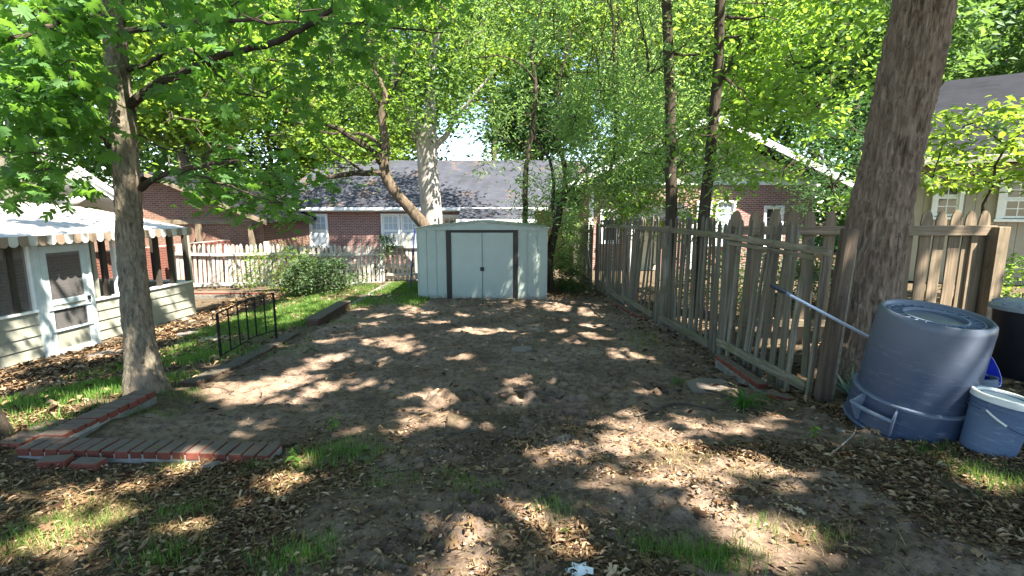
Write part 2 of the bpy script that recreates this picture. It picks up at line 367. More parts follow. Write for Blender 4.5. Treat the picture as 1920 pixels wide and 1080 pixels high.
M['leaf_far'] = leafmat('sunlit_leaf', (.07, .15, .025), (.15, .24, .04), (.42, .58, .07), .6, .5)
M['leaf_far2'] = leafmat('far_green_leaf', (.035, .09, .03), (.09, .165, .05), (.22, .38, .07), .6, .45)
M['leaf_top'] = leafmat('canopy_leaf', (.05, .11, .025), (.09, .17, .035), (.30, .50, .06), .5, .5)
M['leaf_dogwood'] = leafmat('yellow_green_leaf', (.07, .14, .02), (.14, .23, .035), (.36, .52, .05))
M['leaf_shrub'] = leafmat('shrub_leaf', (.02, .045, .016), (.05, .09, .03), (.10, .18, .03), .6, .25)
M['leaf_lily'] = leafmat('strap_leaf', (.03, .10, .018), (.07, .18, .03), (.15, .34, .04))
M['leaf_yucca'] = leafmat('blue_green_blade', (.07, .13, .085), (.13, .21, .14), (.12, .22, .1), .5, .2)
M['leaf_hemlock'] = leafmat('feathery_green', (.03, .09, .035), (.06, .14, .05), (.12, .28, .07), .6, .35)
M['grass'] = leafmat('grass_blade', (.05, .12, .02), (.12, .22, .035), (.24, .42, .05), .6, .4)
M['grass_dry'] = leafmat('dry_grass_blade', (.16, .14, .05), (.30, .24, .11), (.35, .3, .1), .7, .3)
def litter(name):
    s = NT(name); g = s.n('ShaderNodeNewGeometry'); r = g.outputs['Random Per Island']
    a = s.ramp(r, [(0, (.055, .032, .019)), (.3, (.13, .078, .043)), (.6, (.24, .155, .085)), (.88, (.38, .26, .155)), (1, (.52, .40, .26))])
    f = s.noise(s.coord('Object'), 60, 3); s.col(s.mix(s.ramp(f, [(.4, 0.0), (.7, .6)]), a, s.mix(.5, a, (.05, .03, .02)))).rough(.92, .08); return s.m
M['litter'] = litter('dead_leaf')

# ---------------------------------------------------------------- holes cut in the tree crowns along the sun's path to light chosen spots
_GAPS = [(470,735,110,20),(545,715,50,14),(470,803,40,9),(651,718,44,9),(584,690,24,13),(611,671,40,5),(730,639,40,8),(774,655,40,7),(706,680,24,5),
 (793,738,24,11),(782,777,36,13),(837,793,24,12),(758,813,20,6),(845,748,24,5),(960,722,24,18),(964,754,14,5),(861,671,22,5),(924,621,62,5),
 (813,605,26,5),(786,588,26,5),(710,591,20,3),(1070,575,50,8),(1075,611,52,11),(1126,627,36,8),(1193,651,36,15),(1162,665,24,4),(1182,713,12,4),
 (1193,736,16,6),(576,764,20,7),(1055,849,22,11),(1213,825,66,24),(1268,850,45,22),(1146,797,28,9),(641,811,10,6),(1193,774,18,5),
 (1290,849,34,20),(1271,787,22,8),(1410,879,30,16),(1462,901,34,14),(1402,804,45,10),(1462,785,34,7),(1301,912,26,13),(1312,942,22,14),
 (1421,999,22,9),(1515,1006,30,11),(1440,1058,36,16),(1657,819,36,7),(1346,728,30,6),(1852,897,40,20),(1575,800,16,7),(830,1008,34,20),
 (833,1059,28,18),(1019,975,45,22),(1056,1004,30,13),(1147,905,36,17),(120,935,58,18),(233,917,42,22),(175,968,50,16),(84,1004,50,18),
 (18,1035,34,20),(120,1048,18,8),(357,993,28,10),(525,902,40,13),(554,873,14,9),(350,876,34,9),(85,815,40,7),(400,700,30,5),(520,650,20,4),
 (640,630,30,5),(690,610,24,4),(880,590,22,3),(990,600,20,3),(1110,590,22,4),(600,640,18,4),(1040,640,20,4),(910,690,10,4)]
_g = []
for a, b, rx, ry in _GAPS:
    c = gp(a, b); dep = c.y * math.cos(PITCH) - (c.z - 1.6) * math.sin(PITCH)
    _g.append((c.x, c.y, 1.1 * rx * dep / FPX + (.12 if b < 830 else .155), 1.1 * max(.04, abs(gp(a, b - ry).y - gp(a, b + ry).y) / 2) + (.11 if b < 830 else .155)))
for a, b in ((.35, 12.35), (.5, 12.8), (.1, 12.6), (.25, 12.1), (-.1, 13.0), (-2.6, 12.5), (-2.5, 12.9)): _g.append((a, b, .07, .13))
_g.append((3.10, 3.40, .20, .18)); _g.append((2.75, 3.95, .10, .22))
_g = np.array(_g)
def lit_ground(x, y, only=False):
    nx = vnoise(x * 4, y * 4, 3) - .5; ny = vnoise(x * 4, y * 4, 9) - .5
    x2 = x + nx * .22 + (vnoise(x * 15, y * 15, 33) - .5) * .13; y2 = y + ny * .22 + (vnoise(x * 15, y * 15, 39) - .5) * .13; m = np.zeros(x.shape, bool)
    for a, b, rx, ry in _g: m |= ((x2 - a) / rx) ** 2 + ((y2 - b) / ry) ** 2 < 1
    if only: return m
    n = fbm(x * 1.1 + 5, y * 1.1, 21, 3)
    yard = (x < -3.75) & (y > 3.6); m |= yard & (n > .44)
    m |= (x < -7.0) & (y > 5) & (n > .36)
    m |= (y > 10.2) & (x < np.where(y > 11.6, -3.0, -1.9)) & (n > .40)
    m |= (y > 15.5) & (n > np.where(x > 0, .3, .5))
    m |= (x > 2.9) & (y > 5.2) & (n > .44)
    n2 = fbm(x * 2.6, y * 2.6, 5, 2); m |= (n2 > .80)
    t = np.clip(((x - 3.98) * -.729 + (y - 5.42) * .684), 0, 2.9); return m & (np.hypot(x - 3.98 + .729 * t, y - 5.42 - .684 * t) > .42)
def through(P, only=False):
    x, y, z = P[:, 0], P[:, 1], P[:, 2]; g = np.full(len(P), -.35)
    for _ in range(2):
        qx = x - SUN.x / SUN.z * (z - g); qy = y - SUN.y / SUN.z * (z - g); g = zf(qx, qy)
    return lit_ground(qx, qy, only)

# ---------------------------------------------------------------- leaves
def tmpl_quad(w=.5):      # folded pointed leaf, 2 triangles
    return np.array([(0,0,0),(w/2,.45,.10),(0,1,-.08),(-w/2,.45,.10)], float), np.array([(0,1,2),(0,2,3)])
def tmpl_leaf(w=.42):     # rounder leaf, 4 triangles
    return np.array([(0,0,0),(w*.42,.28,.06),(w*.45,.62,.05),(0,1,-.10),(-w*.45,.62,.05),(-w*.42,.28,.06)], float), np.array([(0,1,2),(0,2,3),(0,3,4),(0,4,5)])
def tmpl_oak():
    v = [(0, 0, 0)]; f = []
    ys = [.12, .34, .58, .80]; hw = .035
    for y in ys: v += [(-hw, y, 0), (hw, y, 0)]
    v.append((0, 1.0, -.10)); tip = len(v) - 1
    f += [(0, 2, 1)]
    for i in range(3): a = 1 + 2 * i; f += [(a, a+1, a+3), (a, a+3, a+2)]
    f.append((7, 8, tip))
    lob = [(.27, .20, -.03), (.42, .56, -.06), (.30, .84, -.06)]
    for i, (x, y, z) in enumerate(lob):
        a = 1 + 2 * i; n = len(v); v += [(-x, y, z), (x, y, z)]; f += [(a, a+2, n), (a+1, n+1, a+3)]
        m = len(v); v += [(-x * .72, y + .17, z * 1.6), (x * .72, y + .17, z * 1.6)]; f += [(n, a+2, m), (n+1, m+1, a+3)]
    return np.array(v, float), np.array(f)
T_QUAD, T_NARROW, T_LEAF, T_OAK = tmpl_quad(.5), tmpl_quad(.2), tmpl_leaf(.5), tmpl_oak()
def rot_from(d, nrm):
    d = d / (np.linalg.norm(d, axis=1, keepdims=True) + 1e-9)
    x = np.cross(d, nrm); x /= (np.linalg.norm(x, axis=1, keepdims=True) + 1e-9); z = np.cross(x, d)
    return np.stack([x, d, z], axis=2)
def leaves(name, P, size, tmpl, mat, parent=None, droop=.25, var=.35, flat_=.55, dirs=None, prune=True, kind=None, thin=1.0):
    P = np.asarray(P, float)
    if prune:
        m = ~through(P + (np.array(parent.location) if parent else 0), prune == 'gaps'); k = rng.random(len(P)) < .03; P = P[m | k]
        if dirs is not None: dirs = dirs[m | k]
    n = len(P); a = rng.random(n) * 2 * np.pi
    if dirs is None: D = np.stack([np.cos(a), np.sin(a), -droop + rng.normal(0, .35, n)], 1)
    else: D = dirs + rng.normal(0, .25, (n, 3))
    N = np.stack([rng.normal(0, flat_, n), rng.normal(0, flat_, n), np.ones(n)], 1)
    Rm = rot_from(D, N); sz = size * (1 + var * rng.uniform(-1, 1, n)); T, F = tmpl
    V = P[:, None, :] + sz[:, None, None] * np.einsum('nij,kj->nki', Rm, T)
    Fa = (F[None] + (np.arange(n) * len(T))[:, None, None]).reshape(-1, F.shape[1])
    o = np_mesh(name, V.reshape(-1, 3), Fa, mat, parent)
    if kind: o['kind'] = kind
    return o
def clusters(centers, per, r, flat_=.45, hang=.0):
    c = np.repeat(np.asarray(centers, float), per, axis=0); n = len(c)
    d = rng.normal(0, 1, (n, 3)) * np.array([r, r, r * flat_]); d[:, 2] -= hang * np.abs(rng.normal(0, 1, n))
    return c + d
def ellipsoid(c, rad, n, shell=.0):
    d = rng.normal(0, 1, (n, 3)); d /= np.linalg.norm(d, axis=1, keepdims=True)
    t = (shell + (1 - shell) * rng.random(n)) ** (1 / 3.); return np.array(c) + d * t[:, None] * np.array(rad)
def twigs(mb, limbs, ends, r0=.02, n=4, every=1):
    L = np.array([q for l in limbs for q in l], float); E = np.array(ends[::every], float)
    d0 = np.array([((L - e) ** 2).sum(1).min() for e in E]); E = E[np.argsort(d0)]
    NN = np.zeros((len(L) + 2 * len(E), 3)); NN[:len(L)] = L; k = len(L)
    for e in E:
        dd = NN[:k] - e; dist = (dd ** 2).sum(1) + np.maximum(0, dd[:, 2]) * .3; q = NN[int(np.argmin(dist))].copy()
        NN[k] = e; NN[k+1] = (q + e) / 2; k += 2
        q = Vector(q); e2 = Vector(e); mid = (q + e2) / 2 + Vector((rng.normal(0, .08), rng.normal(0, .08), .10 * (q - e2).length)); m2 = (mid + e2) / 2 + Vector((rng.normal(0, .05), rng.normal(0, .05), rng.normal(0, .05)))
        mb.tube([q, mid, m2, e2], [r0, r0 * .7, r0 * .45, r0 * .2], n, cap=False)
def limbpts(pts, sub=6, wob=.03):
    out = []; pts = [Vector(p) for p in pts]
    for i in range(len(pts) - 1):
        for j in range(sub):
            t = j / sub; out.append(pts[i].lerp(pts[i+1], t) + Vector((rng.normal(0, wob), rng.normal(0, wob), rng.normal(0, wob))) * (0 if i == 0 and j == 0 else 1))
    out.append(pts[-1]); return out
def rad(n, r0, r1, p=1.0): return [r0 + (r1 - r0) * (i / (n - 1)) ** p for i in range(n)]
def smooth_path(pts, k=5):
    P = [Vector(p) for p in pts]; P = [P[0] * 2 - P[1]] + P + [P[-1] * 2 - P[-2]]; out = []
    for i in range(1, len(P) - 2):
        for j in range(k):
            t = j / k; a, b, c, d = P[i-1], P[i], P[i+1], P[i+2]
            out.append(.5 * ((2*b) + (c - a) * t + (2*a - 5*b + 4*c - d) * t*t + (3*b - a - 3*c + d) * t**3))
    out.append(P[-2]); return out

# ---------------------------------------------------------------- ground
def axis(parts):
    out = []
    for a, b, st in parts: out += list(np.arange(a, b, st))
    return np.array(out + [parts[-1][1]])
gx = axis([(-90,-30,6),(-30,-12,1.0),(-12,-5,.15),(-5,5,.035),(5,10,.2),(10,30,1.0),(30,90,6)])
gy = axis([(-60,-10,5),(-10,1,.6),(1,1.6,.1),(1.6,5.5,.03),(5.5,10,.045),(10,16,.09),(16,30,.6),(30,120,6)])
X, Y = np.meshgrid(gx, gy); X = X.ravel(); Y = Y.ravel(); Z = zf(X, Y)
def sm(a, lo, hi): return np.clip((a - lo) / (hi - lo), 0, 1)
near = 1 - sm(Y, 14, 22)
wx = X + (vnoise(X * 1.3, Y * 1.3, 4) - .5) * .7; wy = Y + (vnoise(X * 1.3, Y * 1.3, 8) - .5) * .7
inner = sm(X, -3.42, -3.30) * (1 - sm(wx, 2.55, 2.85)) * sm(Y, 3.66, 3.72) * (1 - sm(wy, 11.2, 12.3))
inner = np.maximum(inner, sm(wx, -1.6, -1.3) * sm(wy, 3.2, 3.5) * (1 - sm(wx, 2.6, 2.9)) * (1 - sm(wy, 11.2, 12.3)))
pathc = .2 + (3.5 - wy) * 1.05                      # trodden dirt running out to the lower right
path = (1 - sm(np.abs(wx - (pathc - .15)) , .95, 1.35)) * (1 - sm(wy, 3.8, 4.1)) * sm(wy, 1.0, 1.5)
path2 = (1 - sm(np.abs(wx + .35), .55, .85)) * (1 - sm(wy, 3.6, 4.0)) * sm(wy, 1.0, 2.0)
dirt = np.clip(np.maximum(np.maximum(inner, path), path2), 0, 1)
bump = (fbm(X * 2.2, Y * 2.2, 1, 5) - .5) * .10 + (fbm(X * 9, Y * 9, 2, 4) - .5) * .045
clod = np.maximum(0, fbm(X * 10, Y * 10, 6, 4) - .55) * .24
def treads(cx, cy, ang, L, Wd, sp=.165, amp=.016, ph=0.0):
    ca, sa = math.cos(R(ang)), math.sin(R(ang)); u = (X - cx) * ca + (Y - cy) * sa; v = -(X - cx) * sa + (Y - cy) * ca
    m = (1 - sm(np.abs(u), L / 2 - .15, L / 2)) * (1 - sm(np.abs(v), Wd / 2 - .06, Wd / 2)) * np.clip(fbm(X * 1.6, Y * 1.6, 31 + int(ph * 3), 2) * 2.6 - .45, 0, 1)
    rg = np.clip(np.sin(2 * np.pi * (u / sp) + ph + 4 * (v) + 2.5 * vnoise(X * 3, Y * 3, 12)) * 1.6, -1, 1)
    return m * (rg * amp * 2.3 - .012)
tr = 0
for t in [(-.1,6.3,80,4.6,.42),(.75,6.4,84,5,.42,.165,.016,1.),(1.55,7,72,4.6,.40,.165,.016,2),(-1.2,7.4,70,3.4,.4,.12,.014,3),(.2,5.2,20,2.6,.4,.17,.018,.5),(.9,5.0,12,2.6,.4,.17,.018,2.5),
          (-.1,3.75,50,1.7,.4,.12,.02,1.5),(-.8,9.2,62,3,.4,.12,.012,2),(1.0,9.5,95,3,.4,.12,.012,1),(-.2,2.6,55,1.9,.38,.12,.02,2.2),(1.75,5.6,60,2.2,.36,.16,.014,.2),(-2.0,5.6,75,2.2,.36,.12,.008,0)]: tr = tr + treads(*t)
tr = np.clip(tr, -.045, .024)
Z = Z + near * (bump * (.55 + .45 * dirt) + clod * dirt * .5 + tr * dirt)
Z = Z - dirt * inner * .0 + (1 - dirt) * near * (fbm(X * 9, Y * 9, 40, 3) - .4) * .03
def zr(x, y):                                        # surface height with relief (lookup)
    i = np.clip(np.searchsorted(gx, x) - 1, 0, len(gx) - 2); j = np.clip(np.searchsorted(gy, y) - 1, 0, len(gy) - 2)
    G = Z.reshape(len(gy), len(gx)); fx = (x - gx[i]) / (gx[i+1] - gx[i]); fy = (y - gy[j]) / (gy[j+1] - gy[j])
    return (G[j, i] * (1-fx) + G[j, i+1] * fx) * (1-fy) + (G[j+1, i] * (1-fx) + G[j+1, i+1] * fx) * fy
def zr1(x, y): return float(zr(np.array([x]), np.array([y]))[0])
nx_, ny_ = len(gx), len(gy); ii = (np.arange(ny_ - 1)[:, None] * nx_ + np.arange(nx_ - 1)[None]).ravel()
F = np.stack([ii, ii + 1, ii + 1 + nx_, ii + nx_], 1)
s = NT('bare_soil'); v = s.coord('Object'); at = s.n('ShaderNodeAttribute', attribute_name='dirt')
n1 = s.noise(v, 1.6, 8, .65); n2 = s.noise(v, 14, 6, .7); n3 = s.noise(v, 55, 3, .6)
d = s.ramp(n1, [(.3, (.12, .082, .057)), (.5, (.20, .142, .102)), (.72, (.33, .242, .182))]); d = s.mix(s.ramp(n2, [(.36, .85), (.55, 0.0)]), d, (.07, .05, .038)); d = s.mix(s.ramp(n3, [(.6, 0.0), (.74, .6)]), d, (.34, .27, .22))
k = s.ramp(n2, [(.3, (.05, .038, .025)), (.6, (.115, .085, .055)), (.8, (.20, .15, .10))])
s.col(s.mix(at.outputs['Fac'], k, d)).rough(.97, .1); b1 = s.bump(n2, .8, .03); s.bump(n3, .7, .01, b1)
ground = np_mesh('ground', np.stack([X, Y, Z], 1), F, s.m, None, True, {'dirt': dirt}); tag(ground, 'dark bare earth of the yard', kind='structure')
def dirt_at(x, y):
    i = np.clip(np.searchsorted(gx, x), 0, nx_ - 1); j = np.clip(np.searchsorted(gy, y), 0, ny_ - 1); return dirt.reshape(ny_, nx_)[j, i]

# ---------------------------------------------------------------- windows
def window(root, cx, z0, z1, w, y, name='window', mat_pane='glass', cols=3, rows=2, both=False, trim=.09, label=None, meet=True):
    """wall faces -y; the trim ring is the part, sash, panes, bars and sill its sub-parts"""
    m = MB(); x0, x1 = cx - w/2, cx + w/2
    m.bb(x0 - trim, x0, y - .05, y + .03, z0 - .02, z1 + trim); m.bb(x1, x1 + trim, y - .05, y + .03, z0 - .02, z1 + trim)
    m.bb(x0 + .001, x1 - .001, y - .045, y + .03, z1, z1 + trim - .004)
    o = m.build(name, M['white'], root, bevel=.006)
    if label: o['label'] = label
    MB().bb(x0 - trim - .03, x1 + trim + .03, y - .10, y + .02, z0 - .09, z0 - .022).build('sill', M['white'], o, bevel=.008)
    zm = (z0 + z1) / 2 if meet else z0
    sm_ = MB()
    for a, b, yy in (((z0, zm, y + .0), (zm, z1, y + .02)) if meet else ((z0, z1, y),)) if False else ([(z0, zm, y - .005), (zm + .001, z1, y + .015)] if meet else [(z0, z1, y)]):
        t = .05
        sm_.bb(x0 + .002, x0 + t, yy, yy + .03, a + .002, b); sm_.bb(x1 - t, x1 - .002, yy, yy + .03, a + .002, b)
        sm_.bb(x0 + t, x1 - t, yy + .001, yy + .03, a + .002, a + t); sm_.bb(x0 + t, x1 - t, yy + .001, yy + .03, b - t, b)
    sm_.build('sash', M['white'], o)
    for k, (a, b, yy) in enumerate([(z0, zm, y + .012), (zm, z1, y + .032)] if meet else [(z0, z1, y + .012)]):
        MB().bb(x0 + .04, x1 - .04, yy, yy + .012, a + .03, b - .03).build('pane', M[mat_pane], o)
        if k == 0 and meet and not both: continue
        for c in range(1, cols): xx = x0 + .05 + (w - .1) * c / cols; MB().bb(xx - .011, xx + .011, yy - .014, yy - .001, a + .05, b - .05).build('glazing_bar', M['white'], o)
        for r in range(1, rows): zz = a + .05 + (b - a - .1) * r / rows; MB().bb(x0 + .05, x1 - .05, yy - .017, yy - .003, zz - .011, zz + .011).build('glazing_bar', M['white'], o)
    return o

# ---------------------------------------------------------------- brick house behind the shed
hz = -1.3
h = thing('brick_house', 'long red brick house with grey shingled hip roof behind the metal shed', 'house', (-11.1, 24, hz))
Wd = 16.0
MB().bb(0, Wd, 0, 8, 0, 2.72).build('wall', M['brickwall'], h)
MB().bb(-.02, Wd, -.03, .0, 0, .25).build('foundation', M['concrete'], h)
m = MB(); e = .45
m.add([(-e, -e, 2.9), (Wd + e, -e, 2.9), (Wd + e, 8 + e, 2.9), (-e, 8 + e, 2.9), (1.0, 4, 5.45), (Wd - 1, 4, 5.45)], [(0,1,5,4),(1,2,5),(2,3,4,5),(3,0,4),(3,2,1,0)])
rf = m.build('roof', M['shingle'], h)
MB().bb(3.0, 3.6, 4.3, 4.9, 5.0, 5.75).build('chimney', M['brickwall'], rf)
m = MB(); m.bb(-e - .1, Wd + e, -e - .10, -e - .002, 2.78, 2.92); m.build('gutter', M['white'], h, bevel=.02)
MB().bb(-e, Wd + e, -e, -.001, 2.74, 2.78).build('soffit', M['white'], h)
m = MB().tube([(-e + .1, -e - .02, 2.78), (-.12, -.1, 2.5), (-.12, -.1, .1)], .05, 8); m.build('downspout', M['white'], h)
window(h, 1.93, 1.12, 2.55, .72, -.07, mat_pane='blind', cols=3, rows=2)
window(h, 5.35, 1.12, 2.55, .72, -.07, mat_pane='blind', cols=3, rows=2); window(h, 6.28, 1.12, 2.55, .72, -.07, mat_pane='blind', cols=3, rows=2)
window(h, 8.35, 1.5, 2.5, 1.0, -.07, mat_pane='glass', cols=4, rows=3, meet=False)
window(h, 14.0, 1.2, 2.5, .8, -.07, mat_pane='glass', cols=3, rows=2)
# lean-to porch on it
m = MB(); m.add([(8.75, -2.3, 2.42), (12.1, -2.3, 2.42), (12.1, -.05, 3.02), (8.75, -.05, 3.02), (8.75, -2.3, 2.34), (12.1, -2.3, 2.34), (12.1, -.05, 2.94), (8.75, -.05, 2.94)], [(0,1,2,3),(7,6,5,4),(0,4,5,1),(1,5,6,2),(3,7,4,0)])
m.build('porch_roof', M['shingle'], h)
MB().bb(8.7, 12.15, -2.36, -2.302, 2.26, 2.42).build('porch_fascia', M['white'], h, bevel=.01)
MB().bb(8.95, 11.95, -1.9, -.06, 0, 1.75).build('porch_wall', M['brickwall'], h)
for x in (9.05, 9.3, 11.35, 11.75): MB().bb(x - .06, x + .06, -2.1, -1.98, 0, 2.26).build('porch_post', M['white'], h, bevel=.008)
window(h, 9.85, 1.5, 2.2, .6, -1.98, mat_pane='glass', cols=2, rows=2, meet=False); window(h, 10.8, 1.5, 2.2, .9, -1.98, mat_pane='glass', cols=3, rows=2, meet=False)
MB().bb(8.96, 11.94, -1.88, -.07, 1.752, 2.33).build('porch_upper_wall', M['brickwall'], h)

# brick outbuilding behind the pale fence
h = thing('brick_outbuilding', 'small brick outbuilding with a low gabled roof left of the long brick house', 'building', (-17.6, 19.5, -1.2))
m = MB(); m.prism([(0, 0), (8.0, 0), (8.0, 2.3), (4.0, 3.9), (0, 2.3)], 0, 5); m.build('wall', M['brickwall2'], h)
m = MB(); m.prism([(-.35, 2.24), (4, 4.0), (8.35, 2.24), (8.35, 2.36), (4, 4.14), (-.35, 2.36)], -.5, 5.3); m.build('roof', M['shingle_dark'], h)
m = MB(); m.prism([(4, 3.95), (8.38, 2.17), (8.38, 2.33), (4, 4.10)], -.55, -.502); m.build('rake_board', M['wood_tan_x'], h)
MB().bb(.02, 7.98, -.06, -.002, 2.18, 2.36).build('beam', M['wood_tan_x'], h)
for x in (5.6, 7.6): MB().bb(x, x + .16, -.4, -.24, 0, 2.2).build('post', M['wood_tan'], h)

# brick house with the white gable (right)
h = thing('gabled_brick_house', 'brick house with a white boarded gable and white trim behind the leaning fence', 'house', (3.15, 20.5, -1.15))
Wg = 9.0
MB().bb(0, Wg, 0, 9, 0, 3.75).build('wall', M['brickwall'], h)
for k in range(14):
    z0 = 3.80 + k * .2; x0 = max(0, (z0 - 3.80) / .46); 
    if x0 > Wg / 2 - .2: break
    x1 = max(0, (z0 + .2 - 3.80) / .46)
    MB().prism([(x0, z0), (Wg - x0, z0), (Wg - x1, z0 + .193), (x1, z0 + .193)], -.03 - .0, .05).build('siding_board', M['cream'], h)
MB().bb(-.1, Wg + .1, -.06, -.031, 3.66, 3.80).build('frieze_board', M['white'], h)
sl = .46
m = MB(); m.prism([(-1.0, 3.5), (Wg/2, 3.5 + sl * (Wg/2 + 1)), (Wg + 1.0, 3.5), (Wg + 1.0, 3.65), (Wg/2, 3.67 + sl * (Wg/2 + 1)), (-1.0, 3.65)], -.9, 9.5)
m.build('roof', M['shingle'], h)
for s_ in (-1, 1):
    cx = Wg / 2; a = cx + s_ * (cx + 1.02); ztop = 3.48 + sl * (cx + 1)
    MB().prism([(cx, ztop - .02), (a, 3.45), (a, 3.69), (cx, ztop + .25)], -.98, -.902).build('rake_board', M['white'], h)
for k, x in enumerate((.3, Wg - .45)): MB().bb(x, x + .14, -.88, -.03, 3.55, 3.66).build('bracket', M['white'], h)
MB().bb(-.04, .14, -.04, -.002, 0, 3.65).build('corner_board', M['white'], h); MB().bb(Wg - .14, Wg + .04, -.04, -.002, 3.2, 3.65).build('corner_board', M['white'], h)
window(h, 5.45, 1.3, 2.95, .62, -.07, mat_pane='blind', cols=3, rows=2); window(h, 4.6, 1.3, 2.95, .45, -.07, mat_pane='blind', cols=2, rows=2)
window(h, 7.4, 1.2, 2.75, .62, -.07, mat_pane='glass', cols=2, rows=2); window(h, .8, 1.4, 2.6, .6, -.07, mat_pane='glass', cols=2, rows=2)
MB().bb(2.0, 2.9, -.05, -.003, .1, 2.2).build('door', M['cream'], h, bevel=.01)
m = MB(); m.add([(1.3, -1.6, 2.35), (3.7, -1.6, 2.35), (3.7, -.03, 2.95), (1.3, -.03, 2.95), (1.3, -1.6, 2.25), (3.7, -1.6, 2.25), (3.7, -.03, 2.85), (1.3, -.03, 2.85)], [(0,1,2,3),(7,6,5,4),(0,4,5,1),(1,5,6,2),(3,7,4,0)]); m.build('porch_roof', M['shingle_dark'], h)
for x in (1.4, 3.6): MB().bb(x - .06, x + .06, -1.55, -1.43, 0, 2.25).build('porch_post', M['white'], h)

# tan boarded house, far right
h = thing('boarded_house', 'tan house with upright boards and dark shingle roof behind the brown fence', 'house', (10.25, 13.3, -.3), R(-35))
MB().bb(0, 9, .03, 7, 0, 2.95).build('wall', M['tan_siding'], h)
for k in range(30): x = .005 + k * .2; MB().bb(x, x + .192, 0, .029, 0, 2.94).build('siding_board', M['tan_siding'], h)
m = MB(); m.add([(-.5, -.55, 2.98), (10, -.55, 2.98), (10, 3.6, 5.5), (.8, 3.6, 5.5), (-.5, -.55, 3.1), (10, -.55, 3.1), (10, 3.6, 5.65), (.8, 3.6, 5.65), (-.5, 7.6, 3.0), (10, 7.6, 3.0)],
      [(3,2,1,0),(4,5,6,7),(0,1,5,4),(7,6,9,8),(4,7,8)]); m.build('roof', M['shingle_dark'], h)
MB().bb(-.52, 10, -.60, -.552, 2.94, 3.12).build('fascia', M['cream'], h, bevel=.01)
window(h, .86, 1.70, 2.66, .44, -.05, mat_pane='glass', cols=2, rows=2, both=True, trim=.08)
window(h, 2.15, 1.66, 2.55, .5, -.05, mat_pane='glass', cols=2, rows=2, both=True, trim=.12)

# ---------------------------------------------------------------- house with the screened porch (left)
pr = thing('porch_house', 'cream gabled house with a screened porch under a scalloped white metal awning', 'house', (-8.4, 8.84, -1.07), R(83.7))
D = 3.1; SX0, SX1 = -4.6, 3.65
MB().bb(-6, 3.55, .02, D, -.3, .12).build('porch_floor', M['concrete'], pr)
# rear wall: brick below, siding above
MB().bb(-6, 9.5, D + .03, D + .3, -.3, 1.5).build('rear_wall', M['mortar'], pr)
MB().bb(-6, 3.75, D + .03, D + 6, 1.5, 2.86).build('upper_wall', M['interior'], pr)
b0 = MB().box((0, 0, 0), (.205, .05, .062)).mesh('brick_shape', M['brick_wallpiece'], bevel=.004)
cnt = 0; extra = MB()
for r in range(20):
    z = .04 + r * .075
    for c in range(46):
        x = .9 + c * .215 + (r % 2) * .107
        if x > 9.4: continue
        if cnt < 300 and x > .9 and z > .25 and x < 5.6: link('brick', b0, pr, (x, D + .012 + rng.uniform(-.003, .003), z)); cnt += 1
        else: extra.box((x, D + .012, z), (.205, .05, .062))
extra.build('brickwork', M['brick_wallpiece'], pr)['kind'] = 'stuff'
for k in range(34):
    x = -5 + k * .31
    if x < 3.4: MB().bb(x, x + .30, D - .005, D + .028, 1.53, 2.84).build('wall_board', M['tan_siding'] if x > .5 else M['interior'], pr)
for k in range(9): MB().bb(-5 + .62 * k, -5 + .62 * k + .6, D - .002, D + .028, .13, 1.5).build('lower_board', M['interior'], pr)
# porch front: boards below the sill, studs, screens, door
def lap(x0, x1, tag_='siding_board'):
    for k in range(5):
        z0 = -.16 + k * .2
        MB().prismx([(-.028, z0), (0.0, z0), (0.0, z0 + .198), (-.008, z0 + .198)], x0, x1).build(tag_, M['sage'], pr)
for a, b in ((-4.6, -2.2), (-2.195, -.12), (.92, 2.3), (2.305, 3.6)): lap(a, b)
for k in range(5): MB().bb(3.6, 3.628, .0, D, -.16 + k * .2, .036 + k * .2).build('siding_board', M['sage'], pr)
for a, b in ((-4.6, -.12), (.92, 3.62)): MB().bb(a, b, -.05, .09, .845, .89).build('sill', M['white'], pr, bevel=.006)
MB().bb(-4.6, 3.62, -.03, .07, 2.02, 2.10).build('header', M['dark'], pr)
for x, mt, w in ((-3.2, 'white', .05), (-2.0, 'dark', .09), (-.92, 'white', .05), (-.45, 'dark', .09), (-.16, 'white', .06), (1.05, 'sage', .08), (1.28, 'dark', .09), (1.52, 'white', .05), (2.2, 'dark', .09), (2.62, 'dark', .09), (3.02, 'dark', .10), (3.09, 'sage', .04), (3.5, 'dark', .10), (3.58, 'sage', .07)):
    MB().bb(x - w/2, x + w/2, -.02, .06, .89, 2.02).build('stud', M[mt], pr)
for y in (.9, 1.8, 2.7): MB().bb(3.52, 3.6, y, y + .09, .84, 2.02).build('stud', M['dark'], pr)
MB().bb(3.52, 3.62, .09, D, .845, .89).build('sill', M['white'], pr)
for a, b in ((-3.17, -2.05), (-1.95, -.95), (-.89, -.50), (-.40, -.20)): MB().bb(a, b, .005, .009, .89, 2.02).build('screen', M['screen'], pr)
dr = MB(); dx0, dx1 = -.04, .80; yd = -.07
for a, b, c, d in ((dx0, dx0 + .11, -.02, 2.0), (dx1 - .10, dx1, -.02, 2.0), (dx0 + .11, dx1 - .10, 1.87, 2.0), (dx0 + .11, dx1 - .10, -.02, .10), (dx0 + .11, dx1 - .10, .92, 1.02), (dx0 + .11, dx1 - .10, .42, .47), (dx0 + .11, dx1 - .10, .82, .87)):
    dr.bb(a, b, yd - .03, yd, c, d)
dr = dr.build('door', M['greyblue'], pr, bevel=.004)
MB().bb(dx0 + .1, dx1 - .09, yd - .017, yd - .013, .10, .42).build('kick_panel', M['sage'], dr)
MB().bb(dx0 + .1, dx1 - .09, yd - .017, yd - .013, .87, .92).build('mid_panel', M['sage'], dr)
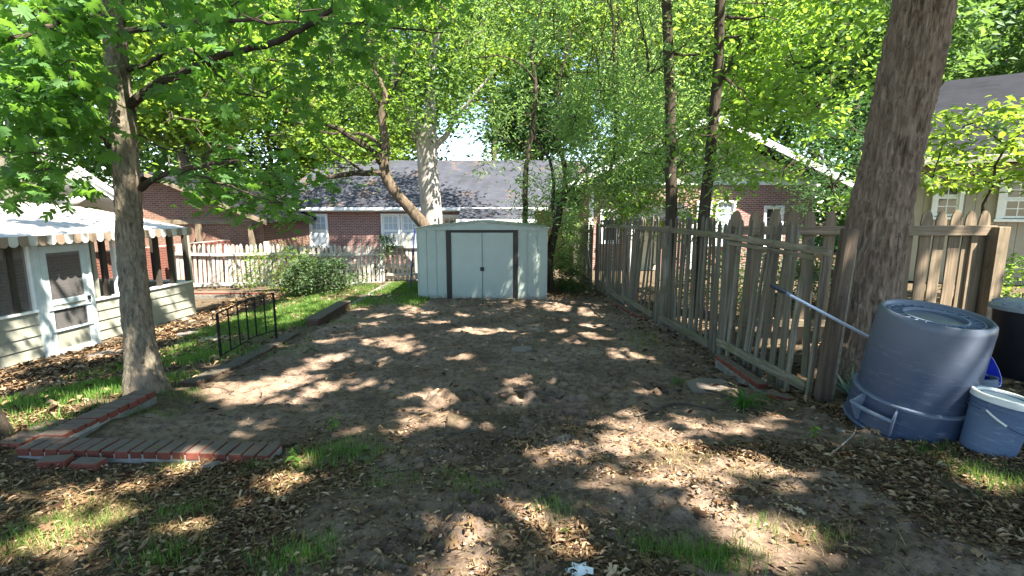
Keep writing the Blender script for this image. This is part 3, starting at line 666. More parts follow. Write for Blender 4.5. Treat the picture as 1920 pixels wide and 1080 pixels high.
MB().bb(dx0 + .1, dx1 - .09, yd - .014, yd - .011, 1.02, 1.87).build('screen', M['screen'], dr)
MB().bb(dx0 + .13, dx1 - .12, yd - .018, yd - .015, .47, .80).build('lower_screen', M['screen'], dr)
MB().bb(dx1 - .07, dx1 - .03, yd - .07, yd - .031, .93, 1.0).build('handle', M['iron'], dr)
for z in (.445, .845): MB().tube([(dx0 + .02, yd - .045, z), (dx1 - .02, yd - .045, z)], .009, 6).build('push_bar', M['greyblue'], dr)
m = MB()
m.bb(-.14, -.045, -.10, .06, -.14, 2.09); m.bb(.805, .90, -.10, .06, -.14, 2.09); m.bb(-.045, .805, -.09, .05, 2.005, 2.09)
m.build('door_frame', M['greyblue'], pr, bevel=.006)
MB().bb(-.12, .9, -.45, -.001, -.32, -.15).build('door_step', M['concrete'], pr, bevel=.01)
# metal roof sheets and scalloped valance
ez, rz_ = 2.20, 2.84; ey = -.42
sheet = MB(); sheet.add([(0, ey, ez), (.298, ey, ez), (.298, D + .02, rz_), (0, D + .02, rz_), (0, ey, ez - .012), (.298, ey, ez - .012), (.298, D + .02, rz_ - .012), (0, D + .02, rz_ - .012)], [(0,1,2,3),(7,6,5,4),(0,4,5,1),(2,6,7,3),(0,3,7,4),(1,5,6,2)])
sheet.add([(0, ey, ez + .001), (.02, ey, ez + .001), (.01, ey, ez + .022), (0, D, rz_ - .002), (.02, D, rz_ - .002), (.01, D, rz_ + .018)], [(0,2,5,3),(2,1,4,5),(0,1,2)])
sh = sheet.mesh('roof_sheet_shape', M['metalroof'])
for k in range(26): link('roof_panel', sh, pr, (-4.6 + k * .3, 0, 0))
for k in range(51):
    x = -4.6 + k * .153
    sc = MB(); sc.prism([(x + .003, ez + .01), (x + .15, ez + .01), (x + .15, ez - .12), (x + .12, ez - .155), (x + .076, ez - .168), (x + .033, ez - .155), (x + .003, ez - .12)], ey - .03 + (k % 2) * .008, ey - .02 + (k % 2) * .008)
    sc.build('awning_scallop', M['metalroof'] if k % 2 else M['metaltan'], pr)
MB().bb(-4.6, 3.2, ey + .0, ey + .05, ez - .07, ez - .014).build('awning_beam', M['metaltan'], pr)
# gable with rake, soffit, frieze
ga, gzl = 1.55, 2.92; ghw = 2.25; sl = .62
for k in range(15):
    z0 = gzl + .16 + k * .23; hw0 = ghw - .2 - (z0 - gzl) / sl; hw1 = ghw - .2 - (z0 + .23 - gzl) / sl
    if hw1 < .1: break
    MB().prism([(ga - hw0, z0), (ga + hw0, z0), (ga + hw1, z0 + .226), (ga - hw1, z0 + .226)], D, D + .2).build('gable_board', M['cream'], pr)
MB().bb(-6, ga + ghw - .15, D - .05, D + .2, gzl - .06, gzl + .155).build('frieze_board', M['cream'], pr, bevel=.01)
zt = gzl + sl * ghw
m = MB(); m.prism([(ga - ghw - .6, gzl - .35), (ga, zt), (ga + ghw + .6, gzl - .35), (ga + ghw + .6, gzl - .2), (ga, zt + .16), (ga - ghw - .6, gzl - .2)], D - .9, D + 7); m.build('roof', M['shingle_dark'], pr)
m = MB(); m.prism([(ga, zt - .04), (ga + ghw + .62, gzl - .40), (ga + ghw + .62, gzl - .385), (ga, zt - .02)], D - .86, D + 1)
m.build('soffit', M['white'], pr)
m = MB(); m.prism([(ga, zt - .06), (ga + ghw + .66, gzl - .44), (ga + ghw + .66, gzl - .22), (ga, zt + .17)], D - .98, D - .9); m.prism([(ga, zt + .05), (ga + ghw + .68, gzl - .33), (ga + ghw + .68, gzl - .19), (ga, zt + .19)], D - 1.03, D - .981)
m.build('rake_board', M['white'], pr)
m = MB(); m.prismx([(D - .85, gzl - .05), (D - .05, gzl - .05), (D - .05, gzl - .22), (D - .6, gzl - .18)], ga + ghw - .75, ga + ghw - .6); m.bb(ga + ghw - .9, ga + ghw - .45, D - .88, D - .06, gzl - .045, gzl + .02)
m.build('bracket', M['white'], pr, bevel=.01)
MB().bb(3.76, 3.9, D + .2, D + 7, -.2, 2.85).build('side_wall', M['cream'], pr)

# ---------------------------------------------------------------- metal shed
sy = 11.85
a_ = atY(785, 562, sy); b_ = atY(1025, 562, sy); sx0, sx1 = a_.x, b_.x; sz = a_.z
W_ = sx1 - sx0; Hh = atY(785, 430, sy).z - sz; Hp = atY(905, 417, sy).z - sz
sd = thing('garden_shed', 'pale grey green metal garden shed with low gable roof and twin sliding doors', 'shed', (sx0, sy, sz))
dl, dr_ = (839 - 785) / 240 * W_, (971 - 785) / 240 * W_; dh = Hh - .0
def panel(x0, x1, tagn='wall_panel'):
    m = MB(); n = 2; w_ = (x1 - x0); r = .02
    prof = [(x0 + .0015, 0)]
    m.prismx([(0, 0)] * 0 or [(-.0, 0), (.012, 0), (.012, Hh - .002), (0, Hh - .002)], x0 + .0015, x1 - .0015)
    m.prismx([(-.012, .02), (-.0005, .02), (-.0005, Hh - .03), (-.012, Hh - .03)], x1 - .03, x1 - .012)
    return m.build(tagn, M['shed'], sd)
k = 3
for i in range(k): panel(dl * i / k, dl * (i + 1) / k)
for i in range(k): panel(dr_ + (W_ - dr_) * i / k, dr_ + (W_ - dr_) * (i + 1) / k)
for zz in (.10, .62, 1.12, Hh - .10):
    for xx in [dl * i / 3 + o_ for i in range(3) for o_ in (.03,)] + [dr_ + (W_ - dr_) * i / 3 + o_ for i in range(3) for o_ in (.03,)]:
        link('screw', bpy.data.meshes.get('screw_head') or MB().tube([(0, -.006, 0), (0, 0, 0)], .008, 6).mesh('screw_head', M['shed_roof']), sd, (xx, 0, zz))
for x in (-.005, W_ - .02): MB().bb(x, x + .025, -.014, .0, 0, Hh).build('corner_trim', M['shed'], sd)
Dp = 2.3
MB().bb(.0, .012, .013, Dp, 0, Hh - .004).build('side_wall', M['shed'], sd); MB().bb(W_ - .012, W_, .013, Dp, 0, Hh - .004).build('side_wall', M['shed'], sd)
MB().bb(.013, W_ - .013, Dp - .012, Dp, 0, Hh - .004).build('rear_wall', M['shed'], sd)
cx = W_ / 2
g = MB().prism([(-.01, Hh + .001), (W_ + .01, Hh + .001), (W_ + .01, Hh + .03), (cx + .1, Hp - .012), (cx - .1, Hp - .012), (-.01, Hh + .03)], -.035, -.02).build('gable', M['shed'], sd)
m = MB(); m.prism([(-.06, Hh + .015), (cx - .1, Hp - .008), (cx + .1, Hp - .008), (W_ + .06, Hh + .015), (W_ + .06, Hh + .03), (cx + .1, Hp + .008), (cx - .1, Hp + .008), (-.06, Hh + .03)], -.06, Dp + .05)
rfo = m.build('roof', M['shed_roof'], sd)
for s_ in (-1, 1):
    for q in range(1, 6):
        x = cx + s_ * (.1 + q * (cx - .1) / 5.5); f_ = (abs(x - cx) - .1) / (cx - .1 + .06); z = Hp + .008 + (Hh + .03 - Hp - .008) * f_
        MB().bb(x - .012, x + .012, -.05, Dp + .04, z - .005, z + .014).build('roof_rib', M['shed_roof'], rfo)
MB().bb(-.02, W_ + .02, -.044, -.036, Hh - .012, Hh + .012).build('eave_trim', M['shed'], sd)
fw = .115
MB().bb(dl, dl + fw, -.03, .0, -.01, dh - .002).build('door_jamb', M['brownblack'], sd, bevel=.004)
MB().bb(dr_ - fw, dr_, -.03, .0, -.01, dh - .002).build('door_jamb', M['brownblack'], sd, bevel=.004)
MB().bb(dl + fw + .001, dr_ - fw - .001, -.028, .0, dh - .075, dh - .004).build('door_header', M['brownblack'], sd, bevel=.004)
mid = (dl + dr_) / 2
for s_ in (-1, 1):
    x0, x1 = (dl + fw + .002, mid - .006) if s_ < 0 else (mid + .006, dr_ - fw - .002)
    yy = -.012 if s_ < 0 else -.016
    d = MB().bb(x0, x1, yy, yy + .012, .03, dh - .077).build('door', M['shed_door'], sd, bevel=.003)
    MB().bb(x0 + .001 if s_ < 0 else x0, x0 + .016 if s_ > 0 else x0 + .014, yy - .008, yy - .0005, .035, dh - .08).build('door_seam', M['shed_door'], d)
    xe = x1 - .03 if s_ < 0 else x0 + .002
    MB().bb(xe - .012 if s_ < 0 else xe, xe + .026 if s_ < 0 else xe + .036, yy - .03, yy - .001, .70, .79).build('handle', M['black'], d, bevel=.004)
MB().bb(mid - .005, mid + .005, -.004, .0, .03, dh - .08).build('door_gap', M['brownblack'], sd)
MB().bb(dl + fw, dr_ - fw, -.03, .0, -.01, .024).build('door_track', M['tub_light'], sd)
MB().bb(-.01, W_ + .01, -.02, Dp, -.09, -.012).build('base_frame', M['brownblack'], sd)
for q, (x0, x1, y0, zt_) in enumerate([(.52, 1.05, -.17, .02), (1.06, 1.62, -.15, .035), (1.63, 2.32, -.13, .05)]):
    p = MB().box(((x0 + x1) / 2, y0, zt_ - .03), (x1 - x0, .14, .05), rot=(0, R(-1.5), R([2, -1, 1][q]))).build('timber_plank', M['wood_rail'], None, bevel=.004)
    p.location = sd.location; tag(p, ['short grey plank lying before the left shed door', 'middle grey plank under the join of the shed doors', 'longest grey plank at the foot of the right shed door'][q], 'plank', 'planks laid along the shed threshold')

# blue pole by the shed
p0 = gp(768, 545); p1 = atY(778, 432, p0.y + .15)
t_ = thing('clothes_pole', 'thin navy steel pole leaning beside the left edge of the shed', 'pole', p0)
MB().tube([(0, 0, -.05), p1 - p0], .018, 8).build('shaft', M['navy'], t_); MB().tube([(p1 - p0) * .98, (p1 - p0) * 1.02], .026, 8).build('cap', M['navy'], t_)

# ---------------------------------------------------------------- pickets
def picket_mesh(L, w, t=.02, tip='point', seed=0, mat='wood_old'):
    r = random.Random(seed); n = 5; pts = []
    e = [(r.uniform(-.003, .003), r.uniform(-.003, .003)) for _ in range(n + 1)]; bow = r.uniform(-.012, .012)
    vs, fs = [], []; tl = w * (.75 if tip == 'point' else .6)
    for i in range(n + 1):
        z = (L - tl) * i / n; b = bow * math.sin(math.pi * i / n)
        x0, x1 = -w/2 + e[i][0], w/2 + e[i][1]
        vs += [(x0, b, z), (x1, b, z), (x1, b + t, z), (x0, b + t, z)]
    fs.append((3, 2, 1, 0))
    for i in range(n):
        a = 4 * i
        for j in range(4): fs.append((a + j, a + (j+1) % 4, a + 4 + (j+1) % 4, a + 4 + j))
    a = 4 * n; prof = [(.42, .45), (.20, .85), (0, 1.0)] if tip == 'point' else [(.47, .3), (.40, .62), (.22, .9), (.04, 1.0)]
    b = 0
    for hw, h in prof:
        z = L - tl + tl * h; ww = max(hw * w, .003); vs += [(-ww, b, z), (ww, b, z), (ww, b + t, z), (-ww, b + t, z)]
    for i in range(len(prof)):
        q = a + 4 * i
        for j in range(4): fs.append((q + j, q + (j+1) % 4, q + 4 + (j+1) % 4, q + 4 + j))
    q = len(vs) - 4; fs.append((q, q+1, q+2, q+3))
    me = bpy.data.meshes.new('picket_shape'); me.from_pydata(vs, [], fs); me.update(); me.materials.append(M[mat]); return me
P_OLD = [picket_mesh(1.0, w_, .02, 'point', i) for i, w_ in enumerate((.062, .068, .058, .07, .064, .05, .066, .06))]

# old leaning fence on the right. It runs along Y; local x of a picket lies along the fence
FX = lambda y: 2.93 - (y - 4.46) * .0757
of = thing('leaning_picket_fence', 'long weathered grey picket fence with sagging rails and leaning loose pickets', 'fence', (0, 0, 0))
FA = math.atan2(1, -.0757)        # direction along the fence (towards the far end)
def topz(y): return float(np.interp(y, [4.4, 5.0, 6.5, 8.5, 11, 13, 13.2, 16], [1.40, 1.44, 1.46, 1.47, 1.42, 1.34, 1.16, 1.12]))
def rz1(y): return float(np.interp(y, [4.4, 5.4, 6.5, 8.8, 11, 13], [1.20, 1.22, 1.245, 1.24, 1.20, 1.15]))
def put_picket(y, lean=0.0, tilt=0.0, zb=None, zt=None, w=1.0, off=.0, mesh=None):
    zt = topz(y) if zt is None else zt; zb = (z1(FX(y), y) - .0 + rng.uniform(-.02, .05)) if zb is None else zb
    L = (zt - zb) / math.cos(lean); me = mesh or P_OLD[int(rng.integers(len(P_OLD)))]
    yb = y - math.tan(lean) * (zt - zb) * .5; 
    o = link('picket', me, of, (FX(yb) + off, yb, zb)); o.scale = (w, 1, L)
    o.rotation_mode = 'XYZ'
    # local x -> along fence, lean about local y
    o.rotation_euler = (Matrix.Rotation(FA, 4, 'Z') @ Matrix.Rotation(lean, 4, 'Y') @ Matrix.Rotation(tilt, 4, 'X')).to_euler()
    return o
y = 4.78
# near section: spaced, leaning (top further from the camera than the foot leans right in view)
for (yy, ln, zb, zt, w) in [(4.80, -.05, -.05, 1.32, 1.35), (4.98, .10, -.33, .95, 1.2), (5.10, .06, -.36, 1.43, 1.25), (5.27, .07, -.38, 1.46, 1.15), (5.44, .09, -.38, 1.45, 1.15), (5.58, .09, -.36, 1.43, 1.1), (5.68, .16, -.30, 1.10, .8), (5.78, .10, -.36, 1.45, 1.3), (5.98, .08, -.36, 1.46, 1.1), (6.2, .08, -.37, 1.46, 1.1), (6.31, .12, -.2, 1.38, .9), (6.42, .05, -.37, 1.46, 1.1), (6.52, -.02, -.37, 1.40, 1.2)]:
    put_picket(yy, -ln, rng.uniform(-.015, .015), zb, zt, w)
y = 6.62
while y < 8.35: put_picket(y, rng.normal(0, .035), rng.uniform(-.02, .02), z1(FX(y), y) - .05 + rng.uniform(0, .09), topz(y) + rng.uniform(-.07, .03) - (.35 if rng.random() < .06 else 0), rng.uniform(.85, 1.2)); y += .106 + rng.uniform(-.016, .016)
# the slumped run: feet slide towards the camera
for yy, ln in [(8.95, .02), (9.12, -.10), (9.32, -.16), (9.52, -.20), (9.74, -.22), (9.84, -.21), (9.94, -.2), (10.04, -.2), (10.13, -.19), (10.23, -.17), (10.34, -.12), (10.46, -.09), (10.58, -.07)]:
    put_picket(yy, ln, rng.uniform(-.02, .02), None, topz(yy) + rng.uniform(-.06, .01))
y = 10.7
while y < 13.1: put_picket(y, -.04 + rng.normal(0, .045), rng.uniform(-.02, .02), z1(FX(y), y) - .02, topz(y) + rng.uniform(-.06, .03), rng.uniform(.85, 1.2)); y += .106 + rng.uniform(-.014, .016)
y = 13.3
while y < 16.0: put_picket(y, rng.uniform(-.03, .02), rng.uniform(-.01, .01), None, topz(y) + rng.uniform(-.03, .02), off=-.12 + .0); y += .125 + rng.uniform(-.01, .01)
def rail(pts, w, h, mat='wood_rail', off=-.03, label=None):
    o = MB().sweep([(FX(a) + off, a, b) for a, b in pts], w, h).build('rail', M[mat], of, bevel=.004)
    if label: o['label'] = label
rail([(a, rz1(a)) for a in np.linspace(4.55, 6.55, 8)], .045, .075, off=-.032, label='nearest sagging top rail')
rail([(a, rz1(a) - .002) for a in np.linspace(6.56, 9.9, 9)], .04, .085, off=-.030)
rail([(a, rz1(a)) for a in np.linspace(9.91, 13.1, 9)], .04, .085, off=-.030)
rail([(a, rz1(a) - .075) for a in np.linspace(4.75, 6.4, 5)], .035, .05, off=-.030)
rail([(13.2, .98), (14.6, .97), (15.9, .96)], .04, .09, off=-.15)
rail([(4.70, -.13), (5.6, -.145), (6.5, -.16)], .04, .10, off=-.032, label='nearest bottom rail')
rail([(6.75, -.27), (7.7, -.27), (8.6, -.29)], .04, .10, off=-.030)
rail([(9.0, -.33), (10.0, -.31), (10.9, -.33)], .04, .10, off=-.034); rail([(10.6, -.40), (11.8, -.36), (13.0, -.30)], .04, .10, off=-.030)
rail([(13.2, -.33), (14.6, -.32), (15.9, -.36)], .04, .09, off=-.15)
def fpost(y, z0, z1_, w=.09, off=.05, lean=0, mat='wood_old'):
    m = MB().box((0, 0, (z1_ - z0) / 2), (w, w, z1_ - z0)); o = m.build('post', M[mat], of, bevel=.008); o.location = (FX(y) + off, y, z0); o.rotation_euler = (0, lean, 0)
fpost(4.52, -.28, 1.42, .11, -.0, R(3.5), 'wood_dark'); fpost(4.60, -.26, 1.22, .045, -.075, R(2)); fpost(8.62, -.5, 1.30, .11, .03); fpost(8.78, -.5, 1.25, .05, -.02); fpost(11.0, -.6, 1.15); fpost(13.12, -.6, 1.2, .09, -.04); fpost(15.9, -.7, 1.05, .09, -.06)
# torn end of a rail with yellowish mark
MB().box((FX(4.63) - .058, 4.66, 1.155), (.012, .10, .035)).build('rail_end', M['litter'], of)
m = MB().box((0, 0, .73), (.10, .035, 1.46)).build('post', M['wood_rail'], of, bevel=.006); m.location = (FX(4.5) + .1, 4.55, -.22); m.rotation_euler = (0, R(5), R(30))
# diagonal stick on the far section
st = tag(MB().tube([(1.93, 12.9, .75), (1.95, 12.65, .35), (1.98, 12.55, .1)], [.012, .010, .007], 5).build('branch', M['bark_pale'], None), 'pale dead stick caught on the far end of the leaning picket fence', 'stick')

# brown pointed board fence behind
pf = thing('board_fence', 'tan brown fence of wide pointed boards behind the big tree trunk', 'fence', (0, 0, 0))
P_TAN = [picket_mesh(1.0, w_, .022, 'ogee', 40 + i, 'wood_tan') for i, w_ in enumerate((.155, .15, .158, .148))]
PA, PB = Vector((3.05, 6.75)), Vector((6.1, 6.72))
def pfen(p, zt, me, rz, lean=0, name='board'):
    zb = z1(p[0], p[1]) - .03; o = link(name, me, pf, (p[0], p[1], zb)); o.scale = (1, 1, zt - zb); o.rotation_euler = (0, lean, rz); return o
for i, px in enumerate((1384, 1418, 1454, 1489, 1523, 1560, 1597, 1632)):
    p = atY(px, 394, 6.75); pfen((p.x, p.y), p.z - .0 + rng.uniform(-.015, .015), P_TAN[i % 4], rng.uniform(-.03, .03), rng.uniform(-.01, .02))
for i, px in enumerate((1662, 1688, 1711, 1741, 1768, 1796, 1823, 1849)):
    p = atY(px, 395, 6.9); pfen((p.x, p.y), p.z + rng.uniform(-.015, .01), P_TAN[(i + 1) % 4], rng.uniform(-.02, .02), rng.uniform(-.015, .015))
a = atY(1375, 424, 6.71); b = atY(1640, 440, 6.71); zt = a.z; zb = b.z
MB().bb(a.x, b.x, 6.66, 6.735, zb, zt).build('rail', M['wood_tan_x'], pf, bevel=.004)
a = atY(1640, 423, 6.86); b = atY(1862, 440, 6.86); MB().bb(a.x + .003, b.x, 6.81, 6.885, b.z - .01, a.z).build('rail', M['wood_tan_x'], pf, bevel=.004)
for (x0, x1, yy) in ((3.0, 4.8, 6.70), (4.81, 6.2, 6.85)): MB().bb(x0, x1, yy - .04, yy + .035, .0, .09).build('rail', M['wood_tan_x'], pf, bevel=.004)
p = atY(1872, 425, 6.8); z0 = z1(p.x, 6.8); MB().bb(p.x - .08, p.x + .08, 6.7, 6.86, z0 - .1, p.z).build('post', M['wood_tan'], pf, bevel=.006)
MB().bb(p.x - .28, p.x - .19, 6.86, 6.95, z0 - .1, p.z - .12).build('post', M['wood_tan'], pf, bevel=.006)

# pale picket fence at the back left
bf = thing('pale_picket_fence', 'low pale picket fence in front of the brick houses, bushes growing against it', 'fence', (0, 0, 0))
P_PALE = [picket_mesh(1.0, w_, .02, 'point', 80 + i, 'wood_pale') for i, w_ in enumerate((.085, .09, .08, .088))]
FY = 15.1
def bfz(x): return float(np.interp(x, [-10.2, -7, -4], [-.83, -.78, -.68]))
x = -10.15; i = 0
while x < -4.05:
    zb = bfz(x) + .0; zt_ = .50 + rng.uniform(-.03, .02) if x > -7 else .53 + rng.uniform(-.02, .02)
    if not (x > -5.1 and rng.random() < .06):
        o = link('picket', P_PALE[i % 4], bf, (x, FY, zb + rng.uniform(-.02, .02))); o.scale = (1, 1, zt_ - zb); o.rotation_euler = (0, rng.uniform(-.03, .03) + (.05 if x < -8.6 else 0), 0)
    x += .135 + rng.uniform(-.008, .008); i += 1
for x0, x1 in ((-10.3, -7.4), (-7.39, -4.0)):
    MB().sweep([(x0, FY - .035, .22 + .02), ((x0 + x1) / 2, FY - .035, .20), (x1, FY - .035, .23)], .05, .08).build('rail', M['wood_pale_x'], bf, bevel=.005)
    MB().sweep([(x0, FY - .035, -.74), (x1, FY - .035, -.66)], .06, .10).build('rail', M['wood_pale_x'], bf, bevel=.005)
for x in (-10.3, -7.4, -3.93): MB().box((x, FY + .02, -.1), (.12, .12, 1.62 if x > -4 else 1.4), rot=(0, R(2 if x > -4 else 0), 0)).build('post', M['wood_pale'], bf, bevel=.008)
bf2 = thing('pale_fence_panel', 'taller pale picket panel between the leaning post and the metal shed', 'fence', (0, 0, 0))
x = -3.78; i = 0
while x < -2.5:
    o = link('picket', P_PALE[i % 4], bf2, (x, FY + .2, -.60)); o.scale = (.9, 1, 1.42 + rng.uniform(-.03, .03)); o.rotation_euler = (0, rng.uniform(-.04, .04), 0); x += .14; i += 1
for z in (-.42, .42): MB().sweep([(-3.85, FY + .165, z), (-2.4, FY + .165, z + .02)], .05, .08).build('rail', M['wood_pale_x'], bf2, bevel=.005)
cw = thing('fence_curb', 'low brick topped concrete curb under the pale picket fence', 'curb', (0, 0, 0))
MB().bb(-10.4, -6.6, 14.6, 14.85, -1.25, -.93).build('kerb', M['concrete'], cw, bevel=.015)
bm_ = MB().box((0, 0, 0), (.2, .22, .06)).mesh('brick_shape', M['brick'], bevel=.006)
for k in range(18): link('brick', bm_, cw, (-10.3 + k * .208, 14.72, -.897))

# ---------------------------------------------------------------- brick retaining walls (front left)
B_H = [MB().box((0, 0, 0), (.094 + d, .2, .06), rot=(0, 0, 0)).mesh('brick_shape', M['brick'], bevel=.005) for d in (0, .003, -.004)]
A = gp(35, 832); A.z = -.13
A = atY(35, 832, 3.46); B = atY(500, 845, 3.40); ztop = -.135
fw_ = thing('brick_garden_wall', 'low brick wall across the front with a row of upright bricks on top', 'garden wall', (0, 0, 0))
n = 18
xa = A.x; d_ = Vector((1, -.022, 0)).normalized()
for k in range(n):
    z = ztop - .03 - k * .0016 + rng.uniform(-.003, .003)
    link('brick', B_H[k % 3], fw_, (xa + .05 + k * .1045 * d_.x, 3.53 + k * .1045 * d_.y + rng.uniform(-.005, .005), z), (rng.uniform(-.01, .01), rng.uniform(-.01, .01), -.022 + rng.uniform(-.02, .02)))
L = n * .1045
m = MB().box((xa + L/2, 3.525 - L * .011, ztop - .12), (L - .01, .17, .115), rot=(0, 0, -.022)); m.box((xa + L/2, 3.527 - L * .011, ztop - .063), (L - .012, .18, .045), rot=(0, .0155, -.022)); m.build('mortar_bed', M['mortar'], fw_)
m = MB().box((xa + L/2, 3.52 - L * .011, ztop - .26), (L + .1, .24, .16), rot=(0, 0, -.022)); m.build('footing', M['concrete'], fw_)
sw = thing('brick_side_wall', 'low brick wall running back from the corner to the young oak trunk', 'garden wall', (0, 0, 0))
B_S = [MB().box((0, 0, 0), (.2, .094 + d, .06)).mesh('brick_shape', M['brick'], bevel=.005) for d in (0, .003, -.004)]
for k in range(9):
    link('brick', B_S[k % 3], sw, (-3.575 + k * .006, 3.70 + k * .107, ztop - .028 + .004 * k * 0 + rng.uniform(-.003, .003)), (rng.uniform(-.01, .01), rng.uniform(-.01, .01), rng.uniform(-.02, .02)))
MB().box((-3.55, 4.13, ztop - .052), (.18, .95, .03)).build('mortar_bed', M['mortar'], sw); MB().box((-3.545, 4.14, ztop - .19), (.19, 1.02, .24)).build('footing', M['concrete'], sw, bevel=.01)
for k in range(4): link('brick', B_S[k % 3], sw, (-3.80 + rng.uniform(-.01, .01), 3.60 + k * .11, ztop - .045), (0, 0, rng.uniform(-.03, .03)))
B_L = MB().box((0, 0, 0), (.2, .095, .06)).mesh('brick_shape', M['brick'], bevel=.006)
for q, (px, py, rz) in enumerate([(105, 874, .08), (168, 877, -.1)]):
    g_ = gp(px, py); tag(link('loose_brick', B_L, None, (g_.x, g_.y, zr1(g_.x, g_.y) + .028), (.02, -.02, rz)), ['loose flat brick left of its twin below the corner of the front brick wall', 'loose brick half buried in leaves, right one of the pair below the front wall'][q], 'brick', 'loose bricks below the front wall')
g_ = gp(1458, 752); tag(link('loose_brick', B_L, None, (g_.x, g_.y, zr1(g_.x, g_.y) + .02), (.05, .1, -.55)), 'loose brick lying between the strappy green plant and the fence post', 'brick')
# concrete footing along the buried front edge
cf = thing('concrete_footing', 'flat earth stained concrete strip continuing from the front brick wall', 'footing', (0, 0, 0))
a = gp(505, 832); a.x = xa + L + .03; b = gp(735, 826)
for x0, x1, yy in ((a.x, a.x + .52, 3.5), (a.x + .53, b.x + .05, 3.49)): MB().box(((x0 + x1) / 2, yy, z1((x0 + x1) / 2, yy) - .045), (x1 - x0, .2, .10), rot=(0, 0, .02)).build('slab', M['concrete'], cf, bevel=.012)
fs_ = gp(905, 795); MB().box((0, 0, 0), (.62, .30, .06), rot=(.02, .03, .08)).build('broken_slab', ground.data.materials[0], None, bevel=.012).location = (fs_.x, fs_.y, zr1(fs_.x, fs_.y) - .024); o = bpy.context.scene.objects['broken_slab']
tag(o, 'cracked dirt covered concrete slab sunk in the middle of the yard edge', 'slab')
# left edging: flat bricks, then a raised timber-like block, then rough kerb
ed = thing('brick_edging', 'flush dark brick edging between the bare dirt and the left grass', 'edging', (0, 0, 0))
B_E = [MB().box((0, 0, 0), (.2, .094 + d, .07)).mesh('brick_shape', M['brick_mossy'], bevel=.007) for d in (0, .003, -.004)]
for k in range(26):
    y = 5.4 + k * .107; x = -3.62 + .012 * math.sin(k); link('brick', B_E[k % 3], ed, (x, y, z1(x, y) + .012 + rng.uniform(-.006, .006)), (rng.uniform(-.03, .03), rng.uniform(-.04, .04), rng.uniform(-.06, .06)))
a = gp(545, 615); b = gp(612, 582)
m = MB().box((0, 0, .06), (.22, (b - a).length, .17)); m.box((0, 0, .15), (.26, (b - a).length * .99, .03)); o = m.build('kerb_block', M['brick_mossy'], None, bevel=.012)
c = (a + b) / 2; o.location = (-3.62, c.y, z1(-3.62, c.y)); tag(o, 'raised brown masonry block on the left edge of the dirt near the shed', 'kerb')
kb = thing('rough_kerb', 'worn concrete kerb through the grass towards the pale fence', 'kerb', (0, 0, 0))
for k in range(5):
    y = 11.6 + k * .72; MB().box((-3.62 + rng.uniform(-.02, .02), y, z1(-3.62, y) - .025), (.2, .68, .09), rot=(0, 0, rng.uniform(-.03, .03))).build('kerb_stone', M['concrete'], kb, bevel=.015)
# brick topped kerb under the fence on the right
rk = thing('brick_kerb', 'red brick course on a concrete base beside the nearest pickets', 'kerb', (0, 0, 0))
a = gp(1343, 690); b = gp(1436, 742)
dv = (b - a); dv.z = 0; ln = dv.length; an = math.atan2(dv.y, dv.x); 
B_R = MB().box((0, 0, 0), (.2, .11, .06)).mesh('brick_shape', M['brick'], bevel=.006)
for k in range(int(ln / .21)):
    p = a + dv.normalized() * (.1 + k * .21); link('brick', B_R, rk, (p.x + .06, p.y + .04, -.235), (0, 0, an))
c = (a + b) / 2; MB().box((c.x + .06, c.y + .04, -.33), (ln, .13, .13), rot=(0, 0, an)).build('base', M['concrete'], rk, bevel=.01)
rk2 = thing('brick_kerb', 'worn brick kerb under the far half of the leaning fence', 'kerb', (0, 0, 0))
for k in range(11):
    y = 9.4 + k * .21; link('brick', B_R, rk2, (FX(y) - .13, y, z1(FX(y), y) + .02), (0, 0, FA + rng.uniform(-.03, .03)))
MB().box((FX(10.5) - .13, 10.5, z1(2.4, 10.5) - .05), (2.4, .13, .1), rot=(0, 0, FA)).build('base', M['concrete'], rk2)
# flagstones
def flag(px, py, sx, sy_, rz, lab, seed):
    r = random.Random(seed); g_ = gp(px, py); n = 9
    poly = [(math.cos(2*math.pi*i/n) * sx * r.uniform(.82, 1.08), math.sin(2*math.pi*i/n) * sy_ * r.uniform(.82, 1.08)) for i in range(n)]
    m = MB(); m.add([(x, y, 0) for x, y in poly] + [(x * .97, y * .97, .05) for x, y in poly], [tuple(range(n-1, -1, -1)), tuple(range(n, 2*n))] + [(i, (i+1) % n, (i+1) % n + n, i + n) for i in range(n)])
    o = m.build('flagstone', M['stone'], None, bevel=.008); o.location = (g_.x, g_.y, zr1(g_.x, g_.y) - .022); o.rotation_euler = (0, 0, rz); tag(o, lab, 'stone')
flag(1335, 728, .30, .26, .3, 'flat brown flagstone in front of the brick kerb by the fence', 1)
flag(405, 637, .30, .25, .2, 'grey flagstone in the grass just left of the iron railing', 2); flag(225, 660, .45, .22, .5, 'long grey flagstone before the screen door', 3); flag(372, 625, .4, .22, .4, 'pale flagstone behind the railing near the porch corner', 4)
flag(980, 660, .16, .13, .1, 'small flat grey stone pressed in the tracked dirt', 5)

